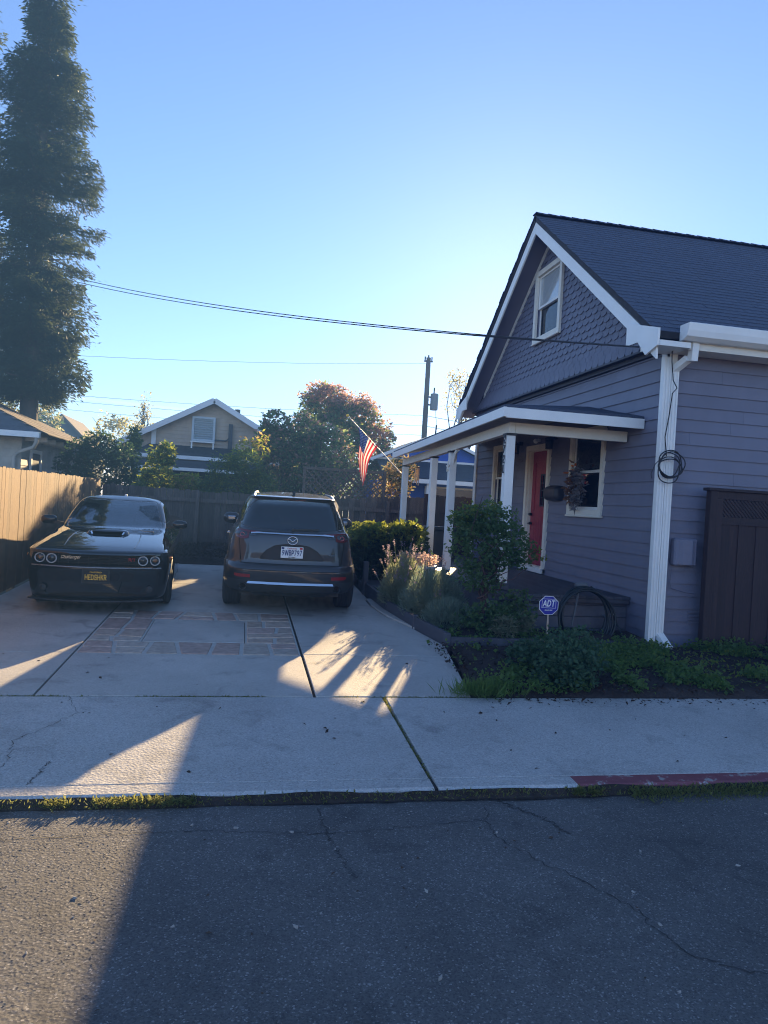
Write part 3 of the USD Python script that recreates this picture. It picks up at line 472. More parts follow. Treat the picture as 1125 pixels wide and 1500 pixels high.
# porch
PX = 3.42
def pz(y): return 3.05 - .026 * (y - 9.2)
rv = [(PX, 9.2), (5.56, 9.2), (5.50, 10.9), (5.50, 16.48), (PX, 16.48)]; rz_ = [pz(9.2), pz(9.2), 3.40, 3.36, pz(16.48)]
v = np.array([(x, y, z) for (x, y), z in zip(rv, rz_)]); f = [[0, 1, 2], [0, 2, 3], [0, 3, 4]]
def shell(v, f, th):
    n = len(v); vt = np.vstack([v, v - [0, 0, th]]); F = f + [[a + n, c + n, b + n] for a, b, c in f] + [q for a, b in zip(range(n), [*range(1, n), 0]) for q in ([a, a + n, b + n], [a, b + n, b])]
    return trimesh.Trimesh(vt, F, process=False)
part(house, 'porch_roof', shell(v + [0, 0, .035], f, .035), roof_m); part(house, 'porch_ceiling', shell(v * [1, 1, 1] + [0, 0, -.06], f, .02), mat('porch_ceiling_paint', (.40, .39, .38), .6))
part(house, 'porch_fascia', cat(obox((PX, 9.17, pz(9.2) - .065), (PX, 16.5, pz(16.5) - .065), .04, .13), obox((PX + .02, 9.19, pz(9.2) - .075), (5.50, 9.19, pz(9.2) - .075), .04, .14)), trim_m)
PPX, PY = 3.70, (9.68, 12.50, 13.78, 16.34)
part(house, 'porch_beam', cat(obox((PPX, 9.6, pz(9.6) - .215), (PPX, 16.48, pz(16.48) - .215), .09, .15), obox((PPX + .05, 9.64, pz(9.6) - .215), (5.49, 9.64, pz(9.6) - .215), .09, .15)), cream_m)
for i, y in enumerate(PY):
    zt = pz(y) - .292
    po = part(house, 'porch_post', rbx(PPX - .065, PPX + .065, y - .065, y + .065, .60 if i == 0 else .5, zt - .03, .006), trim_m); part(po, 'post_cap', bx(PPX - .08, PPX + .08, y - .08, y + .08, zt - .029, zt), dark_m)
    if i == 0:
        part(po, 'post_base', rbx(PPX - .085, PPX + .085, y - .085, y + .085, .5, .6), deck_m)
        for k, ch in enumerate('2721'): part(po, 'house_number', text_at(ch, .115, (PPX - .078, y - .01, 2.66 - k * .142), (0, -1, 0), (0, 0, 1), .01), dark_m)
th = np.linspace(math.pi * .02, math.pi * .5, 9)
part(house, 'porch_brace', tube(np.column_stack([np.full(9, PPX), 12.50 - .33 + .30 * np.cos(th) , pz(12.4) - .62 + .33 * np.sin(th)]), .03, 6), trim_m)
part(house, 'porch_deck', bx(3.50, HX - .03, 9.34, 16.6, .36, .462), deck_m)
for k in range(15):
    x = 3.46 + k * .137; part(house, 'deck_board', bx(x, min(x + .131, HX - .03), 9.26, 16.62, .464, .50), deck_m)
skirt_m = mat('grey_skirt_paint', (.10, .10, .115), .6, .2, 5, bump=.2, bscale=30)
for k in range(3): part(house, 'skirt_board', rbx(3.52, HX - .03, 9.34, 9.37, -.13 + k * .163, .027 + k * .163, .004), skirt_m)
part(house, 'porch_side', bx(3.5, 3.53, 9.372, 16.6, -.1, .355), skirt_m)
part(house, 'skirt_cap', rbx(3.47, HX - .03, 9.275, 9.335, .395, .46, .008), deck_m)
for y in (13.68, 12.06):
    l_ = part(house, 'wall_lantern', cat(bx(HX - .10, HX - .03, y - .05, y + .05, 2.98, 3.05), lathe([(.0, 3.06), (.09, 2.99), (.09, 2.975), (0, 2.97)], 12, at=(HX - .16, y, 0)), *[cyl((HX - .16 + .065 * math.cos(a), y + .065 * math.sin(a), 2.82), (HX - .16 + .075 * math.cos(a), y + .075 * math.sin(a), 2.98), .006, 5) for a in np.arange(6) * math.pi / 3], lathe([(0, 2.82), (.07, 2.82), (.07, 2.8), (0, 2.79)], 12, at=(HX - .16, y, 0))), dark_m)
    part(l_, 'lantern_glass', lathe([(.058, 2.82), (.066, 2.97)], 12, at=(HX - .16, y, 0)), winglass_m)
part(house, 'door_camera', cat(cyl((HX - .03, 12.78, 3.02), (HX - .08, 12.78, 3.02), .03), trimesh.creation.icosphere(2, .045).apply_translation([HX - .12, 12.78, 3.0])), trim_m, True)
mb = part(house, 'mailbox', loft([ring(HX - .19, HX - .19, 11.72, 12.10, .055, .06, .055, .01, .01, .03, .03), ring(HX - .17, HX - .17, 11.66, 12.15, .10, .11, .10, .01, .01, .05, .05), ring(HX - .10, HX - .10, 11.63, 12.18, .13, .14, .13, .01, .01, .06, .06), ring(HX - .02, HX - .02, 11.63, 12.18, .13, .14, .13, .01, .01, .06, .06)], 2).transform([[0, 0, 1, 0], [0, 1, 0, 0], [1, 0, 0, 2.0]]), mat('dark_mailbox', (.022, .022, .028), .4), 40, label='dark rounded wall mailbox beside the red door')
part(house, 'meter_box', cat(rbx(5.70, 6.04, 8.57, HY0 - .03, 1.03, 1.40, .02), ext(Polygon([(5.76, 8.57), (5.80, 8.535), (5.94, 8.535), (6.0, 8.57)]), 'xy', 1.05, .33)), siding_m, label='utility box painted the colour of the wall')
part(house, 'cable_run', cat(tube([(5.72, 8.645, .98), (5.71, 8.65, .8), (5.74, 8.655, .72), (5.95, 8.655, .67), (6.1, 8.65, .66)], .006, 5), tube([(5.62, 8.65, 3.7), (5.63, 8.65, 2.5), (5.6, 8.645, 1.2), (5.6, 8.65, .95)], .007, 5)), siding_m)
part(house, 'spigot', cat(cyl((5.12, 9.33, .22), (5.12, 9.0, .22), .014), cyl((5.12, 9.02, .24), (5.12, 9.02, .14), .016), lathe([(0, .29), (.045, .285), (.045, .275), (0, .27)], 10, at=(5.12, 9.06, 0))), steel_m)

# ---------------------------------------------------------------- cars: lofted shells, cut and glazed
def rpoly(pts, r): return Polygon(pts).buffer(-r).buffer(r, quad_segs=6)
def mirror(p): return Polygon([(-x, z) for x, z in p.exterior.coords][::-1])
def wheel(parent, x, y, R, wid, side, spokes, rim_m, tr=.66, tread=True):
    """side: +1 outer face towards +x"""
    w = part(parent, 'wheel', lathe([(.03, -.04), (.08, -.04), (.08, .05), (0, .055)], 20, 'x', (x, y, R)) if side > 0 else lathe([(.03, .04), (.08, .04), (.08, -.05), (0, -.055)], 20, 'x', (x, y, R)), rim_m, 30)
    h = wid / 2; pr = [(R * tr, -h * .9), (R * .86, -h), (R * .96, -h * .88), (R, -h * .7)]
    if tread:
        for c in (-.42, -.14, .14, .42): pr += [(R, h * (c - .1)), (R - .009, h * (c - .06)), (R - .009, h * (c + .06)), (R, h * (c + .1))]
    pr += [(R, h * .7), (R * .96, h * .88), (R * .86, h), (R * tr, h * .9)]
    part(w, 'tyre', lathe(pr, 48, 'x', (x, y, R)), rubber_m, 30)
    rm = [lathe([(R * tr, -h * .8), (R * tr * .97, -h * .7), (R * tr * .93, 0), (R * tr * .97, h * .75), (R * tr * 1.01, h * .86), (R * tr * 1.02, h * .8)], 40, 'x', (x, y, R))]
    for k in range(spokes):
        a = k * math.tau / spokes; c, s = math.cos(a), math.sin(a); xo = x + side * h * .62; e = R * tr * .96
        rm.append(obox((xo - side * .015, y + .05 * c, R + .05 * s), (xo, y + e * c, R + e * s), .055, .03, (side, 0, 0)))
    part(w, 'rim', cat(*rm), rim_m); part(w, 'brake_disc', lathe([(.05, 0), (R * .5, 0), (R * .5, .02), (.05, .02)], 30, 'x', (x - side * .03, y, R)), steel_m)
    return w
tint = glass('tinted_glass', (.16, .18, .19), .8, .01); wind = glass('windscreen_glass', (.55, .62, .62), .85, .01, 2.3); tint2 = glass('rear_glass', (.32, .34, .36), .85, .01, 2.0)
chrome = usdkit.material(stage, W + '/Looks/chrome', {'p': ('principled_bsdf', {'metallic': 1.0, 'roughness': .12, 'base_color': (.75, .76, .78)})}, surface='p.BSDF')
blackpaint = usdkit.material(stage, W + '/Looks/black_car_paint', {'p': ('principled_bsdf', {'base_color': (.006, .006, .007), 'roughness': .5, 'specular_ior_level': .0, 'coat_ior': 1.75, 'coat_weight': 1., 'coat_roughness': .015})}, surface='p.BSDF')
greypaint = usdkit.material(stage, W + '/Looks/dark_grey_car_paint', {'p': ('principled_bsdf', {'base_color': (.036, .032, .034), 'metallic': .6, 'roughness': .38, 'specular_ior_level': .1, 'coat_ior': 1.6, 'coat_weight': 1., 'coat_roughness': .02})}, surface='p.BSDF')
plastic = mat('black_plastic', (.018, .018, .019), .55, .1, 10, bump=.1, bscale=300, obj=True); matt = mat('cabin_dark', (.02, .02, .022), .8, .1, 5, obj=True); rimblack = mat('black_rim', (.012, .012, .013), .3, .1, 5, obj=True, coat=.5)
redlamp2 = usdkit.material(stage, W + '/Looks/red_reflector', {'p': ('principled_bsdf', {'base_color': (.22, .012, .014), 'roughness': .25, 'coat_weight': .4})}, surface='p.BSDF')
redlamp = usdkit.material(stage, W + '/Looks/red_lamp', {'p': ('principled_bsdf', {'base_color': (.085, .004, .007), 'roughness': .12, 'coat_weight': .6})}, surface='p.BSDF')
clearlamp = glass('clear_lamp', (.95, .95, .93), .8, .02)
amber = usdkit.material(stage, W + '/Looks/amber_lamp', {'p': ('principled_bsdf', {'base_color': (.5, .16, .02), 'roughness': .2})}, surface='p.BSDF')
flat = lambda n, c, r=.6: usdkit.material(stage, f'{W}/Looks/{n}', {'p': ('principled_bsdf', {'base_color': c, 'roughness': r})}, surface='p.BSDF')
white_p, black_p, gold_p, navy_p, redtxt = flat('white_print', (.75, .75, .74)), flat('black_print', (.012, .012, .012)), flat('gold_print', (.9, .5, .06)), flat('navy_print', (.02, .03, .13)), flat('red_print', (.5, .03, .04))
def seats(parent, spots, z, back_far):
    for x, y in spots:
        s = 1 if back_far else -1
        b = cat(rbx(x - .24, x + .24, y - .25, y + .25, z, z + .16, .05), xf(rbx(-.24, .24, -.06, .06, 0, .62, .05), loc=(x, y + s * .22, z + .1), rx=-s * .25), xf(rbx(-.13, .13, -.04, .04, 0, .17, .04), loc=(x, y + s * .39, z + .74), rx=-s * .2))
        part(parent, 'seat', b, matt, 30)

# --- black coupe, nose towards the street (local y runs from its nose to its tail)
SLOPE = math.degrees(math.atan(.034929))
coupe = thing('parked_coupe', 'black two door muscle coupe with a hood scoop, parked nose out by the light fence', 'car', (-1.83, 9.78, float(G(9.78))), (SLOPE, 0, 3.2))
def coupe_rings(d=0.):
    r = [ring(.17, .20, .28, 4.85, .74, .86, .80, .16, .1, .24, .2), ring(.21, .24, .06, 4.92, .84, .94, .86, .22, .12, .26, .2), ring(.30, .30, .05, 4.97, .865, .955, .90, .22, .12, .26, .22), ring(.46, .44, .03, 5.0, .885, .965, .93, .21, .12, .26, .24),
         ring(.60, .60, .00, 5.02, .895, .965, .955, .20, .1, .26, .24), ring(.70, .76, .02, 5.02, .895, .96, .96, .18, .08, .24, .22), ring(.77, .90, .045, 4.99, .885, .955, .955, .17, .06, .22, .2), ring(.812, .965, .06, 4.96, .870, .94, .935, .15, .05, .20, .16),
         ring(.835, 1.0, .12, 4.92, .83, .895, .90, .14, .05, .16, .12, .006), ring(.90, 1.03, .62, 4.80, .77, .84, .84, .12, .05, .1, .1, .022), ring(.955, 1.06, 1.25, 4.55, .76, .80, .78, .12, .08, .1, .1, .03), ring(1.0, 1.085, 1.68, 4.30, .755, .785, .73, .24, .1, .12, .12, .012),
         ring(1.10, 1.15, 1.93, 4.06, .735, .765, .70, .22, .1, .14, .14), ring(1.25, 1.27, 2.28, 3.72, .685, .71, .64, .2, .1, .16, .14), ring(1.345, 1.345, 2.52, 3.46, .635, .655, .60, .17, .1, .16, .14), ring(1.40, 1.395, 2.68, 3.30, .56, .575, .53, .14, .1, .16, .14), ring(1.435, 1.43, 2.85, 3.15, .40, .40, .38, .1, .05, .14, .1), ring(1.447, 1.444, 2.92, 3.08, .15, .15, .15, .03, .02, .06, .06)]
    return r
body = loft(coupe_rings(), 4)
def shrunk(rings, t, zmin):
    out = []
    for r in rings:
        c = r[:, :2].mean(0); q = r.copy(); w = np.abs(r[:, 0]).max(); l = np.ptp(r[:, 1]); q[:, 0] *= (w - t) / w; q[:, 1] = c[1] + (q[:, 1] - c[1]) * (l - 2 * t) / l; q[:, 2] -= t
        out.append(q)
    return loft(out, 4)
CR = coupe_rings(); cab = solid(trimesh.creation.box([1.5, 2.5, 1.2])).translate([0, 3.0, 1.05])
inner = shrunk(CR, .045, .5) ^ cab; skin = body - inner
ws = rpoly([(-.715, 1.0), (-.55, 1.38), (.55, 1.38), (.715, 1.0)], .05); wsp = prism(ws, 'xz', 1.3, 2.9)
ccut = lambda p, a, b: prism(p, 'yz', a, b)
side1 = rpoly([(2.0, 1.075), (2.43, 1.31), (2.9, 1.375), (3.12, 1.375), (3.1, 1.085)], .03); side2 = rpoly([(3.16, 1.085), (3.18, 1.36), (3.42, 1.32), (3.62, 1.20), (3.66, 1.10)], .03)
rear_w = prism(rpoly([(-.56, 1.12), (-.46, 1.37), (.46, 1.37), (.56, 1.12)], .05), 'xz', 3.15, 4.3)
panes = [('windscreen', wsp, wind)] + [('side_window', ccut(p, *ab), tint) for p in (side1, side2) for ab in ((.3, 1.), (-1., -.3))] + [('rear_window', rear_w, tint)]
thin = body - shrunk(CR, .007, .5)
for nm, p, m in panes: skin = skin - p
for y in (1.0, 3.96):
    for s in (-1, 1): skin = skin - mcyl(s * .60, s * 1.1, y, .345, .385)
slot = rpoly([(-.815, .705), (-.79, .785), (.79, .785), (.815, .705), (.77, .635), (-.77, .635)], .03)
skin = skin - prism(slot, 'xz', -.1, .30)
intake = rpoly([(-.62, .24), (-.68, .40), (-.36, .44), (.36, .44), (.68, .40), (.62, .24)], .03); skin = skin - prism(intake, 'xz', -.1, .20)
for s in (-1, 1): skin = skin - prism(sbox(s * .70 - .012, .90, s * .70 + .0, 1.2).buffer(0), 'xz', 4.0, 4.05)
seam = lambda pts, w: unary_union([Polygon([(a[0] - w, a[1]), (a[0] + w, a[1]), (b[0] + w, b[1]), (b[0] - w, b[1])]) for a, b in zip(pts[:-1], pts[1:])])
for s in (-1, 1): skin = skin - prism(seam([(s * .83, .16), (s * .80, .7), (s * .745, 1.6)], .005), 'xy', .83, 1.2)
door_seam = unary_union([sbox(1.84, .3, 1.85, 1.05), sbox(3.16, .3, 3.17, 1.06), sbox(1.84, .295, 3.17, .305)])
for ab in ((.91, 1.1), (-1.1, -.91)): skin = skin - prism(door_seam, 'yz', *ab)
part(coupe, 'body', skin, blackpaint, 32)
for nm, p, m in panes: part(coupe, nm, thin ^ p, m, 30)
part(coupe, 'cabin_floor', bx(-.7, .7, 1.95, 4.1, .40, .46), matt); part(coupe, 'dashboard', rbx(-.68, .68, 1.62, 2.15, .75, .965, .06), matt, 30); seats(coupe, [(-.38, 2.85), (.38, 2.85)], .46, True); part(coupe, 'rear_bench', cat(rbx(-.6, .6, 3.45, 3.9, .46, .75, .05), rbx(-.6, .6, 3.85, 4.0, .6, 1.08, .05)), matt, 30)
part(coupe, 'steering_wheel', xf(lathe([(.165 + .014 * math.cos(a), .014 * math.sin(a)) for a in np.linspace(0, math.tau, 9)], 24), loc=(-.38, 2.25, .95), rx=math.radians(65)), matt, 30)
part(coupe, 'rear_view_mirror', rbx(-.12, .12, 2.50, 2.53, 1.27, 1.33, .01), plastic); part(coupe, 'wiper', cat(obox((-.55, 1.52, .985), (.02, 1.52, .99), .02, .015), obox((.05, 1.52, .985), (.6, 1.52, .985), .02, .015)), plastic)
halo_m = flat('halo_ring', (.42, .42, .42), .25); lamp_bowl = mat('lamp_bowl', (.05, .05, .055), .25, metal=.7); gr = part(coupe, 'grille', cat(bx(-.82, .82, .285, .295, .63, .80), *[obox((-.80, .235, z), (.80, .235, z), .02, .007) for z in (.655, .675, .695, .715, .735, .755, .775)], *[bx(x - .004, x + .004, .22, .25, .64, .79) for x in np.linspace(-.5, .5, 9)]), plastic)
gd = [(x, .115 + .20 * (x / .955) ** 2 - .02, .637) for x in np.linspace(-.80, .80, 15)]
part(gr, 'grille_edge', tube([(x, -.004 + .20 * (x / .895) ** 2, .622) for x in np.linspace(-.80, .80, 19)], .009, 6), mat('dull_trim', (.30, .30, .31), .35, metal=.8), True)
for s in (-1, 1):
    for xx in (.565, .715):
        yy = .065 + .21 * (xx / .895) ** 2
        hl = part(coupe, 'headlight', lathe([(.066, 0), (.06, .04), (.03, .08), (.0, .085)], 28, 'y', (s * xx, yy, .712)), lamp_bowl, 40)
        part(hl, 'halo_ring', lathe([(.058 + .0085 * math.cos(a), .0085 * math.sin(a)) for a in np.linspace(0, math.tau, 11)], 32, 'y', (s * xx, yy - .006, .712)), halo_m, True)
        part(hl, 'bulb', xf(trimesh.creation.icosphere(2, .030), loc=(s * xx, yy + .035, .712)), amber if xx > .6 else clearlamp, True)
        part(hl, 'lens', lathe([(0, -.018), (.035, -.013), (.058, -.002), (.064, .004)], 28, 'y', (s * xx, yy - .004, .712)), clearlamp, True)
    part(coupe, 'side_marker', rbx(s * .915 - .02, s * .915 + .012, .50, .60, .69, .73, .008), amber)
    fg = part(coupe, 'fog_light', lathe([(0, .03), (.035, .0), (.045, -.015), (.0, -.02)], 20, 'y', (s * .66, .16, .33)), plastic, 40); part(fg, 'lens', lathe([(0, -.022), (.026, -.018), (.03, -.01)], 16, 'y', (s * .66, .155, .33)), clearlamp, True)
    mm = rbx(-.11, .11, -.05, .06, -.065, .065, .04).subdivide().subdivide(); trimesh.smoothing.filter_laplacian(mm, iterations=4)
    mr = part(coupe, 'side_mirror', cat(xf(mm, loc=(s * .965, 1.98, 1.075), s=1.0), obox((s * .76, 2.0, 1.02), (s * .93, 1.98, 1.05), .07, .035)), blackpaint, 40); part(mr, 'mirror_glass', bx(s * .965 - .06, s * .965 + .06, 2.02, 2.03, 1.045, 1.11), chrome)
    part(coupe, 'tail_light', rbx(s * .50 - .28, s * .50 + .28, 4.985, 5.03, .80, .90, .02), redlamp)
sp = [(x, .02 + .24 * (x / .86) ** 2, .185) for x in np.linspace(-.82, .82, 21)]
part(coupe, 'front_splitter', cat(*[obox(a, b, .10, .022) for a, b in zip(sp[:-1], sp[1:])]), mat('satin_splitter', (.025, .025, .027), .3, coat=.4))
# shaker scoop and vents
scp = loft([ring(.93, .96, .98, 1.48, .30, .30, .26, .05, .02, .08, .06), ring(.975, .99, 1.0, 1.47, .285, .285, .25, .05, .02, .08, .06), ring(1.015, 1.015, 1.05, 1.45, .255, .255, .22, .04, .02, .08, .06), ring(1.03, 1.025, 1.10, 1.40, .2, .2, .18, .03, .02, .08, .06)], 3) - prism(rpoly([(-.20, .965), (-.22, 1.005), (.22, 1.005), (.20, .965)], .012), 'xz', .9, 1.34) - prism(sbox(-.012, .93, .012, 1.04), 'xz', .9, .901)
so = part(coupe, 'hood_scoop', scp, blackpaint, 35); part(so, 'scoop_mouth', bx(-.21, .21, 1.3, 1.31, .965, 1.0), plastic)
part(so, 'scoop_rim', cat(obox((.20, 1.01, .968), (.222, 1.03, 1.004), .02, .012, (0, 1, 0)), obox((-.20, 1.01, .968), (-.222, 1.03, 1.004), .02, .012, (0, 1, 0))), chrome)
for s in (-1, 1): part(coupe, 'hood_crease', tube([(s * .44, .26, .868), (s * .46, .7, .921), (s * .45, 1.1, .960), (s * .40, 1.4, .982)], [.004, .008, .008, .004], 6), blackpaint, True)
# plate, script badges
npl = part(coupe, 'number_plate', rbx(-.155, .155, .005, .02, .43, .585, .004), black_p); part(npl, 'plate_frame', ext(sbox(-.17, .415, .17, .60).difference(sbox(-.148, .437, .148, .578)), 'xz', -.004, .02), plastic)
part(npl, 'plate_letters', text_at('HEDSHKR', .068, (0, .003, .497), (1, 0, 0), (0, 0, 1), .003, width=.265), gold_p); part(npl, 'plate_state', text_at('CALIFORNIA', .017, (0, .003, .562), (1, 0, 0), (0, 0, 1), .003, width=.15), gold_p)
sc_ = text_at('Challenger', .042, (-.345, .215, .722), (1, 0, 0), (0, 0, 1), .008, False, width=.24); sc_.vertices[:, 0] += (sc_.vertices[:, 2] - .722) * .35
part(gr, 'script_badge', sc_, chrome); part(gr, 'letter_badge', text_at('R/T', .04, (.42, .215, .715), (1, 0, 0), (0, 0, 1), .008, True), redtxt)
part(coupe, 'roof_antenna', cat(rbx(-.02, .02, 3.28, 3.36, 1.41, 1.46, .008)), white_p)
for s in (-1, 1):
    for y in (1.0, 3.96): wheel(coupe, s * .80, y, .345, .235, s, 5, rimblack)
part(coupe, 'underbody', bx(-.68, .68, .6, 4.6, .19, .3), plastic)

# --- dark grey crossover, tail towards the street (local y runs from its tail to its nose)
suv = thing('parked_crossover', 'dark grey crossover car seen from behind, parked nose in beside the yellow green hedge', 'car', (.70, 9.86, float(G(9.86))), (SLOPE, 0, -2.2))
SQ = [(.30, .25, .42, 4.75, .70, .84, .75, .05, .2, .12, .2), (.335, .27, .13, 4.92, .86, .90, .85, .12, .25, .36, .25), (.42, .40, .055, 5.02, .935, .965, .92, .15, .28, .40, .3), (.52, .52, .015, 5.06, .945, .985, .945, .16, .28, .42, .32), (.64, .64, .0, 5.07, .94, 1.0, .95, .16, .28, .42, .32), (.715, .72, .035, 5.06, .925, 1.005, .95, .16, .28, .42, .3),
      (.74, .76, .075, 5.05, .915, 1.005, .95, .15, .28, .40, .3), (.90, .88, .10, 5.03, .885, 1.0, .94, .15, .28, .38, .3), (1.05, .98, .125, 4.98, .855, .99, .92, .15, .26, .34, .28), (1.13, 1.02, .145, 4.90, .835, .965, .87, .15, .22, .30, .22), (1.185, 1.04, .175, 4.70, .805, .93, .80, .15, .18, .28, .16), (1.215, 1.10, .215, 3.98, .775, .88, .74, .14, .3, .26, .16),
      (1.30, 1.26, .27, 3.62, .735, .835, .70, .13, .28, .24, .16), (1.44, 1.44, .37, 3.16, .685, .78, .64, .13, .25, .22, .16), (1.55, 1.56, .455, 2.80, .635, .72, .58, .12, .22, .20, .16), (1.615, 1.63, .47, 2.52, .60, .665, .52, .10, .2, .18, .14), (1.655, 1.665, .42, 2.25, .575, .61, .45, .07, .15, .14, .12), (1.672, 1.69, .52, 2.0, .50, .54, .40, .06, .1, .12, .12), (1.685, 1.705, .85, 1.7, .35, .36, .3, .05, .05, .1, .1), (1.692, 1.71, 1.1, 1.5, .15, .15, .15, .02, .02, .05, .05)]
SR = [ring(*q) for q in SQ]
body = loft(SR, 4); cab = solid(trimesh.creation.box([1.7, 3.3, 1.4])).translate([0, 2.0, 1.15]); inner = shrunk(SR, .045, .5) ^ cab; skin = body - inner; thin = body - shrunk(SR, .008, .5)
rw = Polygon(np.vstack([[(.70 * t, 1.205 + .035 * t ** 4) for t in np.linspace(-1, 1, 15)], [(.735, 1.29), (.66, 1.44), (.585, 1.555), (.52, 1.595)], [(.48 * t, 1.618 - .01 * t * t) for t in np.linspace(1, -1, 9)], [(-.52, 1.595), (-.585, 1.555), (-.66, 1.44), (-.735, 1.29)]])).buffer(-.02).buffer(.02)
rwp = prism(rw, 'xz', 0, .68); fwp = prism(rpoly([(-.66, 1.12), (-.50, 1.62), (.50, 1.62), (.66, 1.12)], .05), 'xz', 2.4, 4.0)
sw = [rpoly([(.62, 1.26), (.72, 1.50), (1.15, 1.565), (1.2, 1.22)], .04), rpoly([(1.26, 1.2), (1.24, 1.57), (2.02, 1.585), (2.06, 1.165)], .04), rpoly([(2.14, 1.155), (2.10, 1.58), (2.6, 1.53), (3.35, 1.16)], .04)]
panes = [('rear_window', rwp, tint2), ('windscreen', fwp, wind)] + [('side_window', prism(p, 'yz', *ab), tint) for p in sw for ab in ((.35, 1.1), (-1.1, -.35))]
for nm, p, m in panes: skin = skin - p
WY = (1.04, 3.97)
for y in WY:
    for s in (-1, 1): skin = skin - mcyl(s * .62, s * 1.2, y, .385, .435)
rec = Polygon(np.vstack([[(-.46, .80), (.46, .80)], [(.36, .93), (.24, 1.0), (.10, 1.022), (-.10, 1.022), (-.24, 1.0), (-.36, .93)]])).buffer(-.015).buffer(.015)
skin = skin - prism(rec, 'xz', -.1, .165)
gate_line = unary_union([sbox(-.70, .737, .70, .745), Polygon([(-.705, .742), (-.69, .742), (-.74, 1.13), (-.75, 1.13)]), Polygon([(.705, .742), (.69, .742), (.74, 1.13), (.75, 1.13)])])
skin = skin - prism(gate_line, 'xz', -.1, .32) - prism(sbox(-.75, .655, .75, .661), 'xz', -.1, .15)
for s in (-1, 1):
    skin = skin - solid(cyl((s * .655, -.1, .41), (s * .655, .3, .41), .055, 28))
low_cut = solid(trimesh.creation.box([3, 7, .3])).translate([0, 2.5, .36]); clad_cut = solid(trimesh.creation.box([3, .6, .5])).translate([0, .0, .26])
zone = m3.Manifold.batch_boolean([clad_cut, solid(trimesh.creation.box([3, 7, .28])).translate([0, 2.5, .30])], m3.OpType.Add)
part(suv, 'body', skin - zone, greypaint, 32); part(suv, 'lower_cladding', skin ^ zone, plastic, 32)
for nm, p, m in panes: part(suv, nm, thin ^ p, m, 30)
part(suv, 'plate_recess', bx(-.46, .46, .168, .172, .80, 1.022), greypaint)
part(suv, 'cabin_floor', bx(-.75, .75, .4, 3.5, .55, .62), matt); part(suv, 'dashboard', rbx(-.72, .72, 3.05, 3.5, .8, 1.09, .06), matt, 30); seats(suv, [(-.40, 2.35), (.40, 2.35)], .62, False)
part(suv, 'rear_bench', cat(rbx(-.65, .65, 1.2, 1.7, .62, .85, .05), rbx(-.65, .65, 1.15, 1.3, .7, 1.2, .05), *[rbx(x - .12, x + .12, 1.14, 1.22, 1.2, 1.36, .03) for x in (-.4, .4)]), matt, 30)
part(suv, 'cargo_cover', rbx(-.68, .68, .34, 1.1, 1.08, 1.10, .005), matt); part(suv, 'rear_view_mirror', rbx(-.12, .12, 2.86, 2.89, 1.42, 1.49, .01), plastic); part(suv, 'steering_wheel', xf(lathe([(.17 + .014 * math.cos(a), .014 * math.sin(a)) for a in np.linspace(0, math.tau, 9)], 24), loc=(-.40, 2.95, 1.1), rx=math.radians(-65)), matt, 30)
def on_tail(x, z):
    """y of the tail's outer skin"""
    Q = np.array(SQ[:15]); yn, wn, bn, rn = (np.interp(z, Q[:, 0], Q[:, i]) for i in (2, 4, 7, 9)); x = np.abs(x); e = wn - rn; u = np.clip((x - e) / rn, 0, .985)
    return yn + bn * (np.minimum(x, e) / wn) ** 2 + rn * 1.15 * (1 - np.sqrt(1 - u * u))
def tailband(pts_lo, pts_hi, d0, d1, tilt=0):
    """plate lying on the tail between two (x, z) lines, from d0 inside to d1 outside the skin"""
    n = len(pts_lo); L = np.array(pts_lo, float); H_ = np.array(pts_hi, float)
    v = [np.array([(x, on_tail(x, z) - d + tl_ * (d > 0), z) for x, z in A]) for A, tl_ in ((L, 0), (H_, tilt)) for d in (d1, -d0)]; v = np.vstack(v); k = np.arange(n - 1); lo_o, lo_i, hi_o, hi_i = 0, n, 2 * n, 3 * n; F = []
    for a, b in ((lo_o, hi_o), (hi_o, hi_i), (hi_i, lo_i), (lo_i, lo_o)): F += [np.stack([a + k, a + k + 1, b + k + 1], 1), np.stack([a + k, b + k + 1, b + k], 1)]
    for e, fl in ((0, 1), (n - 1, -1)): q = [lo_o + e, hi_o + e, hi_i + e, lo_i + e][::fl]; F += [np.array([[q[0], q[1], q[2]], [q[0], q[2], q[3]]])]
    return trimesh.Trimesh(v, np.vstack(F), process=False)
xs_ = np.linspace(-.58, .58, 25); zc = 1.155 + .012 * np.clip(np.abs(xs_) - .35, 0, 1) ** 0 - .10 * np.clip(np.abs(xs_) - .42, 0, 1) ** 1.2
part(suv, 'chrome_strip', tailband(np.column_stack([xs_, zc - .012]), np.column_stack([xs_, zc + .014]), .02, .026, .022), chrome, 40)
